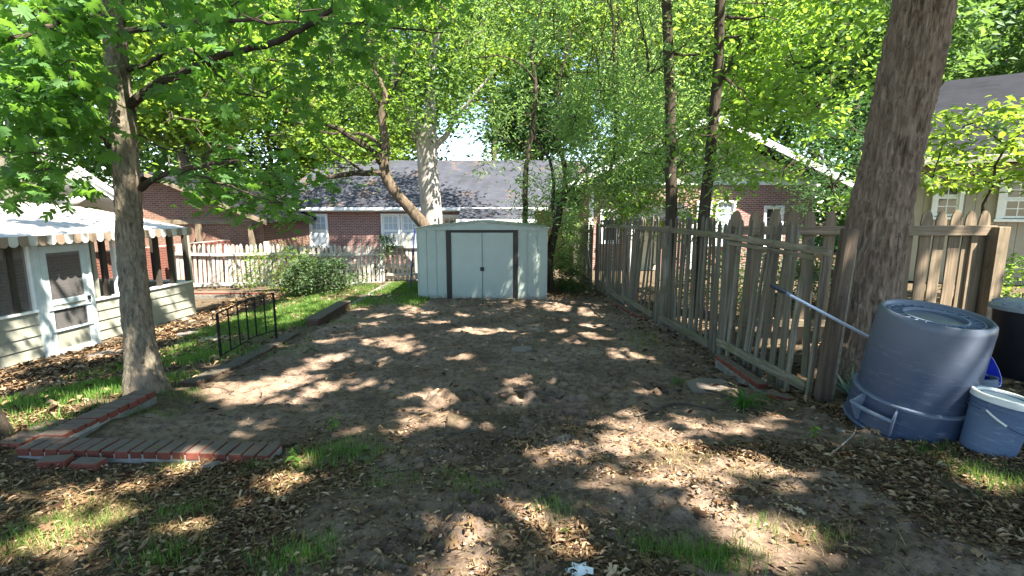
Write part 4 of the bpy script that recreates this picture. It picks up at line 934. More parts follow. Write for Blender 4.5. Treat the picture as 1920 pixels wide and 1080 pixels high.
# ---------------------------------------------------------------- iron railing
rp = [Vector((-4.17, 6.95, 0)), Vector((-3.72, 7.50, 0))]
n0 = gp(415, 676); n1 = gp(519, 641); rp = [Vector((n0.x, n0.y, n0.z)), Vector((n1.x, n1.y, n1.z))]
zt0 = atY(410, 588, rp[0].y).z; zt1 = atY(518, 549, rp[1].y).z
rl = thing('iron_railing', 'short black wrought iron step railing at the grass edge', 'railing', rp[0])
o0 = Vector((0, 0, 0)); o1 = rp[1] - rp[0]
def L2(t): return o0.lerp(o1, t)
for nm, p, zt_, zb in (('post', o0, zt0, rp[0].z), ('post', o1, zt1, rp[1].z)):
    MB().bb(p.x - .014, p.x + .014, p.y - .014, p.y + .014, zb - rp[0].z - .1, zt_ - rp[0].z).build(nm, M['iron'], rl, bevel=.002)
def railz(t, lo):  # sloped then level
    k = min(t / .57, 1.0)
    return (zt0 + (zt1 - .01 - zt0) * k - rp[0].z) if not lo else (.07 + (zt1 - zt0) * k * 1.0 + (.0))
for lo in (0, 1):
    m = MB().sweep([(*L2(t).xy, railz(t, lo)) for t in (0, .57, 1.0)], .03 if not lo else .014, .012 if not lo else .014); m.build('top_rail' if not lo else 'bottom_rail', M['iron'], rl)
for t in (.17, .33, .48, .63, .81):
    if t: p = L2(t); MB().bb(p.x - .008, p.x + .008, p.y - .008, p.y + .008, railz(t, 1), railz(t, 0)).build('baluster', M['iron'], rl)
m = MB().tube([Vector((0, 0, zt0 - rp[0].z)) + Vector((-.02 - .04 * math.sin(q), -.02, .0 - .04 * (1 - math.cos(q)))) for q in np.linspace(0, 4.4, 9)], .008, 6); m.build('scroll', M['iron'], rl)

# ---------------------------------------------------------------- upturned tub
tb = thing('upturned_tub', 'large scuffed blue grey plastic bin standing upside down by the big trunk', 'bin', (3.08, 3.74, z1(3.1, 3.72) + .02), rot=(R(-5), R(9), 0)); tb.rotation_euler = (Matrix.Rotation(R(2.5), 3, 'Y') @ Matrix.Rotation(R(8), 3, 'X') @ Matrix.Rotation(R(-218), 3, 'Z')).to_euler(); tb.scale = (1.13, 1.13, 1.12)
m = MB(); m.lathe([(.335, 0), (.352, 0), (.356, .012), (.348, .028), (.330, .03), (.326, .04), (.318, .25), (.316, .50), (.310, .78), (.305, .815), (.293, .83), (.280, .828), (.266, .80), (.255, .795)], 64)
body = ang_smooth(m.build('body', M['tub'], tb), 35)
m = MB().lathe([(.257, .797), (.17, .797), (.165, .79), (.0, .79)], 48); m.build('base', M['tub'], tb)
m = MB()
for r0, r1 in ((.245, .253), (.168, .178)): m.lathe([(r0, .797), (r0, .812), (r1, .812), (r1, .797)], 48)
for k in range(24):
    q = 2*math.pi*k/24; m.box((math.cos(q) * .211, math.sin(q) * .211, .803), (.066, .006, .010), rot=(0, 0, q))
m.build('base_ribs', M['tub_light'], tb)
m = MB().lathe([(.3305, .235), (.340, .240), (.340, .252), (.3195, .256)], 64); ang_smooth(m.build('band', M['tub_light'], tb), 30)
# skirt below the band, with the handle pocket
m = MB()
seg = 64; skip = [k for k in range(seg) if k in (7, 8, 9, 10, 11, 12, 13)]
for k in range(seg):
    if k in skip: continue
    q0, q1 = 2*math.pi*k/seg, 2*math.pi*(k+1)/seg; v = []
    for q in (q0, q1): v += [(math.cos(q) * .345, math.sin(q) * .345, .03), (math.cos(q) * .337, math.sin(q) * .337, .238)]
    m.add(v, [(0, 2, 3, 1)])
sk = m.build('skirt', M['tub'], tb); ang_smooth(sk, 30)
q0, q1 = 2*math.pi*7/seg, 2*math.pi*14/seg; qm = (q0 + q1) / 2
for q in (q0, q1):
    m = MB()
    c0 = Vector((math.cos(q), math.sin(q), 0)); tn = Vector((-c0.y, c0.x, 0)) * .006
    vs = [c0 * .318 + tn, c0 * .41 + tn, c0 * .34 + tn, c0 * .318 + tn]; zz = (.19, .16, .03, .03)
    m.add([(p.x, p.y, z) for p, z in zip(vs, (.24, .17, .03, .03))] + [(p.x - 2*tn.x, p.y - 2*tn.y, z) for p, z in zip(vs, (.24, .17, .03, .03))], [(0,1,2,3), (7,6,5,4), (0,4,5,1), (1,5,6,2)])
    m.build('handle_web', M['tub_light'], tb)
m = MB().tube([(math.cos(q) * .405, math.sin(q) * .405, .17) for q in np.linspace(q0, q1, 7)], .014, 8); ang_smooth(m.build('handle', M['tub_light'], tb), 60)

def bucket(name, label, loc, r0, r1, h, mat, lidmat=None, rot=(0, 0, 0), rings=3, bail=True, group=None):
    t = thing(name, label, 'bucket', loc, rot=rot, group=group)
    prof = [(0, .0), (r0 - .012, 0), (r0, .012)] + [(r0 + (r1 - r0) * .72, h * .72)]
    for k in range(rings): z = h * (.74 + .07 * k); rr = r0 + (r1 - r0) * (.74 + .07 * k); prof += [(rr, z), (rr + .009, z + .003), (rr + .009, z + .008), (rr, z + .011)]
    prof += [(r1, h * .985), (r1 + .004, h), (r1 - .006, h), (r1 - .008, h * .97), (r0 - .006, .02), (0, .02)]
    ang_smooth(MB().lathe(prof, 48).build('body', M[mat], t), 30)
    if lidmat:
        ang_smooth(MB().lathe([(0, h + .001), (r1 - .022, h + .001), (r1 - .018, h + .016), (r1 + .006, h + .018), (r1 + .011, h + .012), (r1 + .011, h - .022), (r1 + .006, h - .024)], 48).build('lid', M[lidmat], t), 30)
        MB().lathe([(r1 - .05, h + .002), (r1 - .048, h + .007), (r1 - .042, h + .007), (r1 - .04, h + .002)], 40).build('lid_ridge', M['tub_light'], t)
    if bail:
        zz = h * .80; rr = r1 + .012
        pts = [Vector((rr * math.cos(q), -rr * math.sin(q) * .99 - .01, zz - .10 * math.sin(q))) for q in np.linspace(0, math.pi, 15)]
        MB().tube(pts, .0022, 5).build('bail', M['iron'], t)
        for a in (pts[:4], pts[-4:]): MB().tube(a, .0075, 6).build('bail_grip', M['lid_white'], t)
        for s_ in (-1, 1): MB().tube([(s_ * (r1 - .004), 0, zz), (s_ * (r1 + .018), 0, zz)], .016, 8).build('ear', M[mat], t)
    return t
bp = gp(1880, 845); bz = z1(3.2, 3.1)
bucket('lidded_bucket', 'pale blue grey bucket with dirty white lid beside the upturned bin', (3.25, 3.22, bz + .0), .145, .165, .39, 'bucket', 'lid_white', rot=(R(5), R(7), R(18)))
bucket('grey_bucket', 'small grey bucket behind the lidded bucket at the frame edge', (3.83, 3.95, z1(3.8, 3.9)), .12, .14, .32, 'tub_light', None, rot=(R(-4), R(3), R(40)))
bucket('blue_bucket', 'bright blue bucket tipped on its side behind the upturned bin', (3.88, 4.35, z1(3.9, 4.2) + .19), .13, .155, .36, 'blue', None, rot=(R(62), R(-4), R(35)))
tc = thing('trash_can', 'black round trash can with grey domed lid at the frame edge', 'trash can', (5.15, 4.85, z1(5.2, 4.9)))
ang_smooth(MB().lathe([(0, 0), (.25, 0), (.262, .02), (.30, .68), (.305, .70), (.31, .70)], 56).build('body', M['black'], tc), 30)
ang_smooth(MB().lathe([(.325, .675), (.335, .68), (.332, .715), (.30, .735), (.22, .765), (.10, .782), (.0, .785)], 56).build('lid', M['lid_grey'], tc), 40)
m = MB()
for k in range(14):
    q = 2*math.pi*k/14; m.box((math.cos(q) * .27, math.sin(q) * .27, .752), (.09, .02, .014), rot=(0, .32, q))
m.build('lid_ribs', M['lid_grey'], tc)
m = MB().tube([(-.07, 0, .775), (-.06, 0, .815), (.06, 0, .815), (.07, 0, .775)], .012, 6); m.build('lid_handle', M['lid_grey'], tc)

# long pole across the fence
pa = atY(1447, 535, 4.05); pb = atY(1640, 638, 4.02); pe = pb + (pb - pa) * .62
pl_ = thing('extension_pole', 'grey aluminium extension pole with dark grip propped across the fence end', 'pole', pa)
dd = pe - pa
ang_smooth(MB().tube([dd.normalized() * .10, dd], .0125, 12).build('shaft', M['alu'], pl_), 60)
ang_smooth(MB().tube([dd.normalized() * t for t in (-.015, .0, .07, .13)], [.012, .017, .020, .016], 12).build('grip', M['grip'], pl_), 50)
MB().tube([dd.normalized() * t for t in (.128, .165)], .0155, 12).build('collar', M['tub_light'], pl_)

# ---------------------------------------------------------------- trees
def trunk_np(name, pts, radii, nseg, nrow, mat, parent, furrow=.0, fscale=(14, 2.2), lump=.03, flare=0.0, seed=1):
    P = smooth_path(pts, max(2, nrow // (len(pts) - 1))); k = len(P); rr = np.interp(np.linspace(0, 1, k), np.linspace(0, 1, len(radii)), radii)
    P = np.array([tuple(p) for p in P]); T = np.gradient(P, axis=0); T /= np.linalg.norm(T, axis=1, keepdims=True)
    ax = np.cross(T, np.array([.05, 1, .02])); ax /= np.linalg.norm(ax, axis=1, keepdims=True); bx = np.cross(T, ax)
    q = np.linspace(0, 2*np.pi, nseg, endpoint=False); Ls = np.r_[0, np.cumsum(np.linalg.norm(np.diff(P, axis=0), axis=1))]
    Q, Lg = np.meshgrid(q, Ls); circ = q * np.mean(rr)
    # periodic noise around by blending
    def per(fx, fy, sd):
        a = Q / (2*np.pi); u = a * fx; w_ = a; return vnoise(u.ravel(), (Lg * fy).ravel(), sd).reshape(Q.shape) * (1 - w_) + vnoise((u - fx).ravel(), (Lg * fy).ravel(), sd).reshape(Q.shape) * w_
    r = rr[:, None] * (1 + lump * (per(3, 1.2, seed) - .5) * 2 + lump * .6 * (per(7, 2.5, seed + 5) - .5))
    if furrow:
        wob = per(5, 3.0, seed + 9) * .9
        a = (Q / (2*np.pi)); u = (a * fscale[0] + wob).ravel(); n1 = vnoise(u, (Lg * fscale[1]).ravel(), seed + 2).reshape(Q.shape); n2 = vnoise(u * 2.1 + 7, (Lg * fscale[1] * 2.4).ravel(), seed + 3).reshape(Q.shape)
        rd = 1 - np.abs(n1 * 2 - 1) * 1.2; r = r + furrow * (.65 * rd + .5 * n2 - .6)
    if flare: r = r + flare * np.exp(-Lg / .22) * (.55 + .9 * (per(5, .2, seed + 20)))
    V = P[:, None, :] + r[..., None] * (np.cos(Q)[..., None] * ax[:, None, :] + np.sin(Q)[..., None] * bx[:, None, :])
    i = np.arange(k - 1)[:, None] * nseg; j = np.arange(nseg)[None]; j2 = (j + 1) % nseg
    F = np.stack([i + j, i + j2, i + nseg + j2, i + nseg + j], -1).reshape(-1, 4)
    return np_mesh(name, V.reshape(-1, 3), F, mat, parent, True), [Vector(p) for p in P]

def rel(pts, base): return [Vector(p) - base for p in pts]

# --- big furrowed trunk on the right and an unseen wide crown, spread and cut to shape the yard's shade
b = Vector((3.86, 5.42, z1(3.86, 5.4) - .12))
t7 = thing('tall_tree', 'massive tree with deeply furrowed brown bark rising behind the upturned bin', 'tree', b)
_, P7 = trunk_np('trunk', rel([b, (3.92, 5.44, 1.2), (4.09, 5.47, 2.8), (4.26, 5.5, 4.3)], b), [.325, .285, .272, .264, .262, .262], 400, 480, M['bark_big'], t7, .048, (38, 6), .03, .17, 5)
MB().tube(rel([(4.255, 5.5, 4.25), (4.40, 5.55, 7.2)], b), [.246, .2], 24).build('upper_trunk', M['bark_big'], t7, smooth=True)
lm = []
m = MB()
for q in range(15):
    a = q * 2.4; r = 3.5 + 6 * rng.random(); e = Vector((.0 + r * math.cos(a), -1.4 + r * math.sin(a), 8.6 + 2 * rng.random())); s0 = Vector((.2, .1, 5.6 + .12 * q))
    pts = smooth_path([s0, s0.lerp(e, .35) + Vector((0, 0, 1.0)), s0.lerp(e, .7) + Vector((0, 0, .9)), e], 4); lm.append(pts); m.tube(pts, rad(len(pts), .11, .025), 7)
m.build('limbs', M['bark_big'], t7)['kind'] = 'stuff'
pts = rng.uniform(0, 1, (9500, 3)) * np.array([21.5, 20.0, 3.2]) + np.array([-7.6, -10.8, 8.3]); pts -= np.array(b)
rr_ = np.hypot((pts[:, 0] + .9) / 11.2, (pts[:, 1] + 5.9) / 10.2); wx_ = pts[:, 0] + b.x; wy_ = pts[:, 1] + b.y; pts = pts[(rr_ < 1) & ~((wx_ > 4.3) & (wy_ > 5.3))]
cl = clusters(pts, 26, .42, .4)
leaves('crown', cl, .25, T_QUAD, M['leaf_top'], t7, kind='stuff')

# --- young oak, left
b = Vector((-3.86, 5.05, z1(-3.86, 5.05) - .06))
t1 = thing('oak_tree', 'slim grey barked oak with scarred trunk beside the low brick side wall', 'tree', b)
Yo = 5.05
tp = [atY(275, 742, Yo), atY(262, 640, Yo), atY(246, 480, Yo), atY(238, 340, Yo), atY(228, 200, Yo), atY(216, 90, Yo), atY(212, -40, Yo), atY(205, -220, Yo)]
tp[0] = Vector((tp[0].x, Yo, b.z))
trunk_np('trunk', rel(tp, b), [.165, .135, .122, .115, .110, .108, .095, .085, .07, .05], 160, 420, M['bark_oak'], t1, .018, (20, 10), .06, .08, 8)
def limb(mb, pix, r0, r1, base, n=8):
    pts = smooth_path([atY(*p) - base for p in pix], 5)
    pts = [p + Vector((rng.normal(0, .008), rng.normal(0, .008), rng.normal(0, .008))) for p in pts]; mb.tube(pts, rad(len(pts), r0, r1), n); return pts
m = MB(); L1 = []
L1.append(limb(m, [(238, 215, 5.05), (262, 180, 5.0), (310, 150, 4.9), (370, 125, 4.8), (430, 98, 4.7), (500, 85, 4.6), (548, 64, 4.5), (620, 20, 4.4)], .047, .02, b))
L1.append(limb(m, [(215, 290, 5.05), (195, 255, 4.95), (150, 238, 4.8), (90, 218, 4.6), (30, 198, 4.45), (-60, 190, 4.3)], .038, .018, b))
L1.append(limb(m, [(265, 352, 5.05), (290, 335, 4.9), (330, 322, 4.9), (400, 308, 4.9), (452, 300, 4.9)], .036, .010, b))
L1.append(limb(m, [(330, 322, 4.9), (390, 335, 4.9), (460, 360, 4.9), (510, 380, 4.9)], .018, .006, b, 5))
L1.append(limb(m, [(240, 130, 5.05), (270, 122, 5.0), (310, 98, 4.9), (345, 92, 4.9), (400, 130, 4.8), (440, 170, 4.8), (500, 185, 4.7)], .024, .007, b, 6))
L1.append(limb(m, [(205, 195, 5.05), (160, 188, 4.9), (100, 180, 4.8)], .012, .005, b, 5))
L1.append(limb(m, [(255, 250, 5.05), (300, 275, 4.9), (360, 290, 4.8), (420, 310, 4.7)], .010, .004, b, 5))
L1.append(limb(m, [(215, 60, 5.05), (300, 50, 4.3), (420, 40, 3.9), (560, 40, 3.7)], .03, .008, b, 6))
L1.append(limb(m, [(212, 40, 5.05), (150, 30, 4.3), (60, 60, 3.9), (-30, 90, 3.7)], .03, .008, b, 6))
L1.append(limb(m, [(212, 0, 5.05), (330, 0, 5.6), (500, 30, 6.2), (720, 50, 6.4), (830, 60, 6.4)], .03, .008, b, 6))
# leaf bearing regions (seen areas, each with its own depth range)
reg = [((-60, -40, 640, 85), 200, (3.6, 6.0)), ((-60, 80, 210, 215), 80, (3.7, 5.6)), ((250, 80, 620, 175), 80, (4.2, 6.2)), ((600, -40, 860, 85), 60, (5.2, 7.0)),
       ((-60, 215, 175, 320), 50, (3.9, 5.4)), ((270, 300, 560, 395), 60, (4.6, 6.6)), ((380, 180, 640, 330), 40, (5.2, 7.0)), ((20, 320, 130, 352), 14, (4.0, 4.6)), ((640, 90, 740, 150), 10, (5.6, 7)),
       ((-60, -400, 760, -40), 150, (3.8, 7.5))]
ends = []
for (x0, y0, x1, y1), n, (d0, d1) in reg:
    for _ in range(int(n * .55)):
        px_, py_, dd_ = rng.uniform(x0, x1), rng.uniform(y0, y1), rng.uniform(d0, d1)
        if 160 < px_ < 305 and 25 < py_ and dd_ < 5.25: continue
        p = atY(px_, py_, dd_) - b; ends.append(tuple(p))
ends = np.array(ends); 
twigs(m, L1, ends, .007, 4, 2)
m.build('limbs', M['bark_dark'], t1)['kind'] = 'stuff'
cl = clusters(ends, 12, .13, .55, .06)
leaves('crown', cl, .135, T_OAK, M['leaf_oak'], t1, droop=.45, flat_=.5, prune='gaps')

# --- tree left behind the brick walls edge (dark stump at the frame edge)
b = gp(2, 822); st = thing('tree_stump', 'dark stump cut off by the left frame edge beside the brick corner', 'stump', b)
trunk_np('trunk', [(0 - .06, 0, -.1), (-.07, 0, .1), (-.12, 0, .28)], [.11, .085, .08], 32, 24, M['bark_dark'], st, .006, (12, 6), .06, .05, 3)

# --- curved tree behind the left shed corner
b = Vector((atY(800, 440, 14.6).x, 14.6, z1(-2.5, 14.6) - .1))
t2 = thing('crooked_tree', 'crooked forked tree with brown bark curving left behind the shed', 'tree', b)
Yc = 14.6
T = [b, atY(800, 440, Yc), atY(778, 402, Yc), atY(745, 365, Yc), atY(722, 325, Yc), atY(722, 270, Yc), atY(716, 215, Yc), atY(722, 180, Yc), atY(700, 120, Yc), atY(690, 40, Yc)]
trunk_np('trunk', rel(T, b), [.18, .17, .16, .15, .14, .12, .10, .08, .06, .045], 40, 140, M['bark_brown'], t2, .012, (12, 4), .07, .05, 12)
m = MB(); L2_ = []
L2_.append(limb(m, [(722, 325, Yc), (690, 324, 14.3), (640, 328, 13.9), (580, 342, 13.4), (530, 362, 13.0), (495, 392, 12.8)], .10, .02, b))
L2_.append(limb(m, [(716, 306, Yc), (700, 285, 14.3), (665, 262, 14), (630, 240, 13.8), (600, 230, 13.5), (570, 190, 13.2)], .11, .04, b))
L2_.append(limb(m, [(720, 280, Yc), (690, 255, 14.6), (650, 250, 14.7), (610, 248, 14.7), (560, 230, 14.7)], .06, .02, b, 6))
L2_.append(limb(m, [(680, 323, 14.2), (650, 300, 14.0), (610, 275, 13.8), (580, 240, 13.5)], .04, .012, b, 6))
L2_.append(limb(m, [(722, 200, Yc), (745, 150, 14.3), (770, 110, 14), (800, 60, 13.6)], .05, .015, b, 6))
L2_.append(limb(m, [(716, 200, Yc), (690, 165, 14.6), (650, 140, 14.6), (600, 90, 14.5)], .05, .015, b, 6))
reg = [((430, -20, 860, 130), 150, (11.5, 15.5)), ((470, 120, 700, 330), 85, (13.8, 16)), ((700, 120, 800, 230), 24, (13.5, 15.5)), ((400, 300, 560, 400), 36, (12, 14)), ((300, 150, 480, 330), 50, (12, 15.5)), ((400, -400, 860, -20), 130, (11, 16))]
ends = []
for (x0, y0, x1, y1), n, (d0, d1) in reg:
    for _ in range(n): ends.append(tuple(atY(rng.uniform(x0, x1), rng.uniform(y0, y1), rng.uniform(d0, d1)) - b))
ends = np.array(ends); twigs(m, L2_, ends, .018, 4, 2); m.build('limbs', M['bark_dark'], t2)['kind'] = 'stuff'
leaves('crown', clusters(ends, 34, .30, .5, .05), .135, T_LEAF, M['leaf_mid'], t2, flat_=.6, kind='stuff')

# --- pale big trunk
b = Vector((atY(808, 425, 17.5).x, 17.5, -.9)); Yp = 17.5
t3 = thing('pale_tree', 'thick pale sunlit trunk that forks above the roof line behind the shed', 'tree', b)
T = [b, atY(812, 440, Yp), atY(808, 380, Yp), atY(803, 320, Yp), atY(799, 255, Yp), atY(797, 235, Yp)]
trunk_np('trunk', rel(T, b), [.42, .37, .35, .345, .33, .34, .36, .36], 72, 160, M['bark_pale'], t3, .016, (16, 3), .05, .05, 22)
m = MB(); L3 = []
L3.append(limb(m, [(786, 262, Yp), (777, 235, Yp), (765, 205, Yp), (745, 160, 17.2), (735, 80, 17), (720, -20, 16.8)], .24, .08, b, 12))
L3.append(limb(m, [(803, 265, Yp), (806, 232, Yp), (806, 200, Yp), (806, 140, 17.7), (820, 60, 17.8), (835, -30, 18)], .24, .08, b, 12))
L3.append(limb(m, [(808, 285, Yp), (822, 268, Yp), (838, 252, Yp), (850, 225, 17.3), (880, 190, 17.1), (930, 130, 17)], .13, .04, b, 10))
L3.append(limb(m, [(790, 262, Yp), (778, 252, Yp), (768, 240, Yp)], .10, .06, b, 8))
m.build('limbs', M['bark_pale'], t3)['kind'] = 'stuff'
pts = ellipsoid(Vector((-2.6, 18, 10.6)) - b, (6.5, 5, 3.6), 260); m = MB(); twigs(m, L3, pts, .03, 4, 4); m.build('twigs', M['bark_mid'], t3)['kind'] = 'stuff'
pl2 = np.array([tuple(atY(rng.uniform(x0, x1), rng.uniform(y0, y1), rng.uniform(16, 18.5)) - b) for (x0, y0, x1, y1), n in [((640, 150, 780, 260), 26), ((700, 20, 900, 190), 60), ((820, 190, 870, 235), 8)] for _ in range(n)])
leaves('crown', clusters(np.r_[pts, pl2], 60, .42, .5), .17, T_LEAF, M['leaf_far2'], t3, kind='stuff', prune=False)

# --- multi-stem tree right of the shed
b = Vector((atY(1032, 480, 13.2).x, 13.2, z1(1.1, 13.2) - .1)); Ys = 13.2
t4 = thing('leaning_tree', 'dark multi stemmed tree with narrow leaves right behind the shed', 'tree', b)
T = [b, atY(1028, 500, Ys), atY(1034, 460, Ys), atY(1044, 420, Ys), atY(1050, 390, Ys), atY(1058, 370, Ys), atY(1060, 320, Ys), atY(1045, 250, Ys), atY(1050, 150, Ys), atY(1070, 60, Ys)]
trunk_np('trunk', rel(T, b), [.15, .12, .11, .10, .09, .075, .06, .05, .04, .03], 28, 120, M['bark_dark'], t4, .006, (10, 4), .08, .04, 31)
m = MB(); L4 = []
L4.append(limb(m, [(1044, 420, Ys), (1036, 385, Ys), (1038, 350, Ys), (1030, 300, 13), (1000, 250, 13), (1000, 200, 13)], .06, .02, b, 6))
L4.append(limb(m, [(985, 425, 14.2), (985, 340, 14.2), (990, 290, 14.2), (998, 240, 14.2), (1004, 190, 14.2), (1003, 150, 14.2), (996, 100, 14.2), (1005, 60, 14.2), (1020, -10, 14.2)], .085, .03, b, 8))
L4.append(limb(m, [(1058, 372, Ys), (1090, 330, 13), (1130, 290, 12.8), (1180, 250, 12.5)], .04, .012, b, 6))
L4.append(limb(m, [(1003, 150, 14.2), (975, 120, 14), (940, 105, 13.8), (890, 110, 13.6)], .035, .012, b, 6))
L4.append(limb(m, [(1003, 130, 14.2), (1030, 90, 14), (1060, 40, 13.8)], .035, .012, b, 6))
L4.append(limb(m, [(1060, 330, Ys), (1110, 345, 12.6), (1170, 372, 12)], .02, .006, b, 5))
L4.append(limb(m, [(1140, 340, 12.5), (1155, 260, 12.4), (1152, 150, 12.4), (1150, 60, 12.4), (1145, -20, 12.4)], .045, .03, b, 7))
for _ in range(46):      # long bare hanging shoots
    x = rng.uniform(1040, 1240); y = rng.uniform(-30, 140); d = rng.uniform(10.5, 14); dx = rng.uniform(-60, 60); ln = rng.uniform(60, 170)
    limb(m, [(x, y, d), (x + dx * .3, y + ln * .4, d), (x + dx, y + ln, d)], .012, .004, b, 4)
reg = [((880, 150, 1070, 330), 95, (13.6, 16)), ((960, 320, 1065, 430), 45, (13.4, 15)), ((1050, 140, 1290, 340), 260, (11, 13.5)), ((1060, 320, 1220, 395), 60, (11.5, 14)), ((860, -20, 1250, 150), 100, (11, 15)), ((860, -400, 1250, -20), 130, (10, 15)), ((1035, 400, 1075, 500), 22, (13, 15))]
ends = []
for (x0, y0, x1, y1), n, (d0, d1) in reg:
    for _ in range(n): ends.append(tuple(atY(rng.uniform(x0, x1), rng.uniform(y0, y1), rng.uniform(d0, d1)) - b))
ends = np.array(ends); twigs(m, L4, ends, .014, 4, 2); m.build('limbs', M['bark_dark'], t4)['kind'] = 'stuff'
leaves('crown', clusters(ends, 42, .27, .6, .08), .15, T_NARROW, M['leaf_willow'], t4, droop=.5, flat_=.9, kind='stuff')

# --- two slim dark trunks behind the fence
def slim(px, Yd, pix, r0, r1, lab, reg, seed):
    b = Vector((atY(pix[0][0], 430, Yd).x, Yd, z1(atY(pix[0][0], 430, Yd).x, Yd) - .1)); t = thing('slim_tree', lab, 'tree', b, group='slim dark trees behind the leaning fence')
    T = [b] + [atY(x, y, Yd) for x, y in pix]; trunk_np('trunk', rel(T, b), rad(8, r0, r1), 30, 150, M['bark_dark'], t, .006, (10, 5), .07, .04, seed)
    m = MB(); LL = [rel(T, b)]
    for (x0, y0, x1, y1), n in reg[0]: LL.append(limb(m, [(x0, y0, Yd), ((x0 + x1) / 2 + 6, (y0 + y1) / 2 + 4, Yd - .2), (x1, y1, Yd - .4)], .03, .008, b, 6))
    ends = np.array([tuple(atY(rng.uniform(x0, x1), rng.uniform(y0, y1), rng.uniform(Yd - 1.5, Yd + 2.5)) - b) for (x0, y0, x1, y1), n in reg[1] for _ in range(n)])
    twigs(m, LL, ends, .010, 4, 2); m.build('limbs', M['bark_dark'], t)['kind'] = 'stuff'
    leaves('crown', clusters(ends, 30, .24, .5, .06), .125, T_NARROW if seed == 41 else T_LEAF, M['leaf_willow'] if seed == 41 else M['leaf_mid'], t, droop=.4, flat_=.8, kind='stuff')
slim(0, 9.6, [(1258, 420), (1257, 300), (1256, 180), (1252, 60), (1247, -60), (1240, -260)], .115, .075, 'slim dark upright trunk, the one nearer the shed of two behind the fence',
     ([((1257, 105), (1165, 130))] and [((1256, 100, 1300, 60), 1), ((1254, 110, 1215, 135), 1), ((1215, 135, 1195, 20), 1), ((1256, 100, 1330, 98), 1)],
      [((1180, 160, 1330, 300), 80), ((1170, 290, 1330, 400), 40), ((1180, -20, 1330, 160), 50), ((1260, 180, 1400, 340), 46), ((1200, -300, 1400, -20), 70)]), 41)
slim(0, 9.2, [(1318, 430), (1328, 330), (1338, 220), (1346, 130), (1350, 20), (1356, -80), (1365, -260)], .105, .075, 'slim dark slightly leaning trunk, the one nearer the big tree of two behind the fence',
     ([((1348, 150, 1375, 95), 1), ((1350, 70, 1400, 60), 1), ((1352, 30, 1440, 30), 1), ((1346, 140, 1415, 185), 1)],
      [((1330, 60, 1620, 190), 90), ((1360, 170, 1590, 225), 40), ((1300, 220, 1420, 330), 44), ((1390, 235, 1600, 335), 12), ((1560, 240, 1640, 400), 14), ((1380, -20, 1660, 60), 60), ((1350, -300, 1700, -20), 80), ((1395, 310, 1500, 340), 10)]), 42)

# --- trees and shrubs right side
def bushy(name, lab, cat, base, c, radii, n, per, r, size, tm, mat, trunk=.06, barkm='bark_mid', group=None, flat_=.55, shell=.2, prune=False, twn=3, fl=.5):
    b = Vector(base); t = thing(name, lab, cat, b, group=group); cc = Vector(c) - b
    m = MB(); T = limbpts([(0, 0, -.1), (cc.x * .3, cc.y * .3, cc.z * .45), (cc.x * .8, cc.y * .8, cc.z)], 5, .03); m.tube(T, rad(len(T), trunk, trunk * .35), 8)
    ends = ellipsoid(cc, radii, n, shell); m.build('trunk', M[barkm], t)
    m = MB(); twigs(m, [T], ends, trunk * .3, 4, twn); m.build('limbs', M[barkm], t)['kind'] = 'stuff'
    leaves('crown', clusters(ends, per, r, fl), size, tm, M[mat], t, flat_=flat_, prune=prune, kind='stuff'); return t
bushy('dogwood_tree', 'small yellow green broad leaved tree in front of the tan house', 'tree', (8.6, 9.6, -.2), (9.0, 9.3, 2.65), (2.2, 1.5, .8), 105, 26, .22, .16, T_LEAF, 'leaf_dogwood', .05, 'bark_dark', flat_=.4, fl=.3)
bushy('evergreen_tree', 'dark feathery green tree between the gabled brick house and the big trunk', 'tree', (9.4, 15.0, -.6), (9.2, 14.6, 2.2), (1.2, 1.4, 2.6), 120, 60, .3, .11, T_NARROW, 'leaf_hemlock', .12, 'bark_dark', flat_=.4, fl=.3)
bushy('fence_shrub', 'low bright shrub behind the brown board fence post', 'shrub', (8.9, 8.6, -.2), (8.9, 8.6, .35), (.9, .7, .5), 40, 30, .16, .09, T_LEAF, 'leaf_mid', .02)
bushy('fence_sapling', 'leafy sapling over the middle of the leaning picket fence', 'sapling', (3.6, 11.5, -.5), (3.5, 11.3, 1.55), (1.3, 1.2, .7), 60, 26, .2, .11, T_LEAF, 'leaf_mid', .03, 'bark_dark')
bushy('fence_vine', 'tangled vines hanging at the far end of the leaning fence', 'vine', (1.75, 14.6, -.6), (1.75, 14.5, .5), (.45, .9, 1.1), 60, 26, .16, .11, T_NARROW, 'leaf_willow', .03, 'bark_brown')
# bushes at the pale fence
b = bushy('dark_bush', 'dense dark green bush in front of the pale picket fence', 'bush', (-5.3, 13.5, -.78), (-5.3, 13.5, -.28), (.85, .55, .6), 110, 50, .14, .075, T_LEAF, 'leaf_shrub', .02, 'bark_dark', shell=.4)
bushy('arching_shrub', 'pale yellow green arching shrub climbing the pale picket fence', 'shrub', (-6.9, 14.5, -.85), (-6.7, 14.5, -.2), (1.25, .4, .75), 80, 26, .17, .075, T_LEAF, 'leaf_dogwood', .015, 'bark_brown')
bushy('post_vine', 'leafy vine over the leaning post of the pale fence', 'vine', (-3.85, 15.0, -.65), (-3.8, 15.0, .45), (.28, .16, .38), 26, 16, .08, .07, T_LEAF, 'leaf_shrub', .012)
bushy('low_shrub', 'small leafy shrub right of the dark bush on the grass', 'shrub', (-4.55, 14.4, -.68), (-4.5, 14.4, -.5), (.7, .35, .2), 30, 26, .12, .06, T_LEAF, 'leaf_shrub', .01)
bushy('side_undergrowth', 'dark undergrowth between the shed and the leaning fence', 'undergrowth', (1.65, 13.4, -.6), (1.65, 13.5, -.35), (.45, 1.2, .35), 50, 22, .14, .10, T_NARROW, 'leaf_shrub', .015, 'bark_dark')
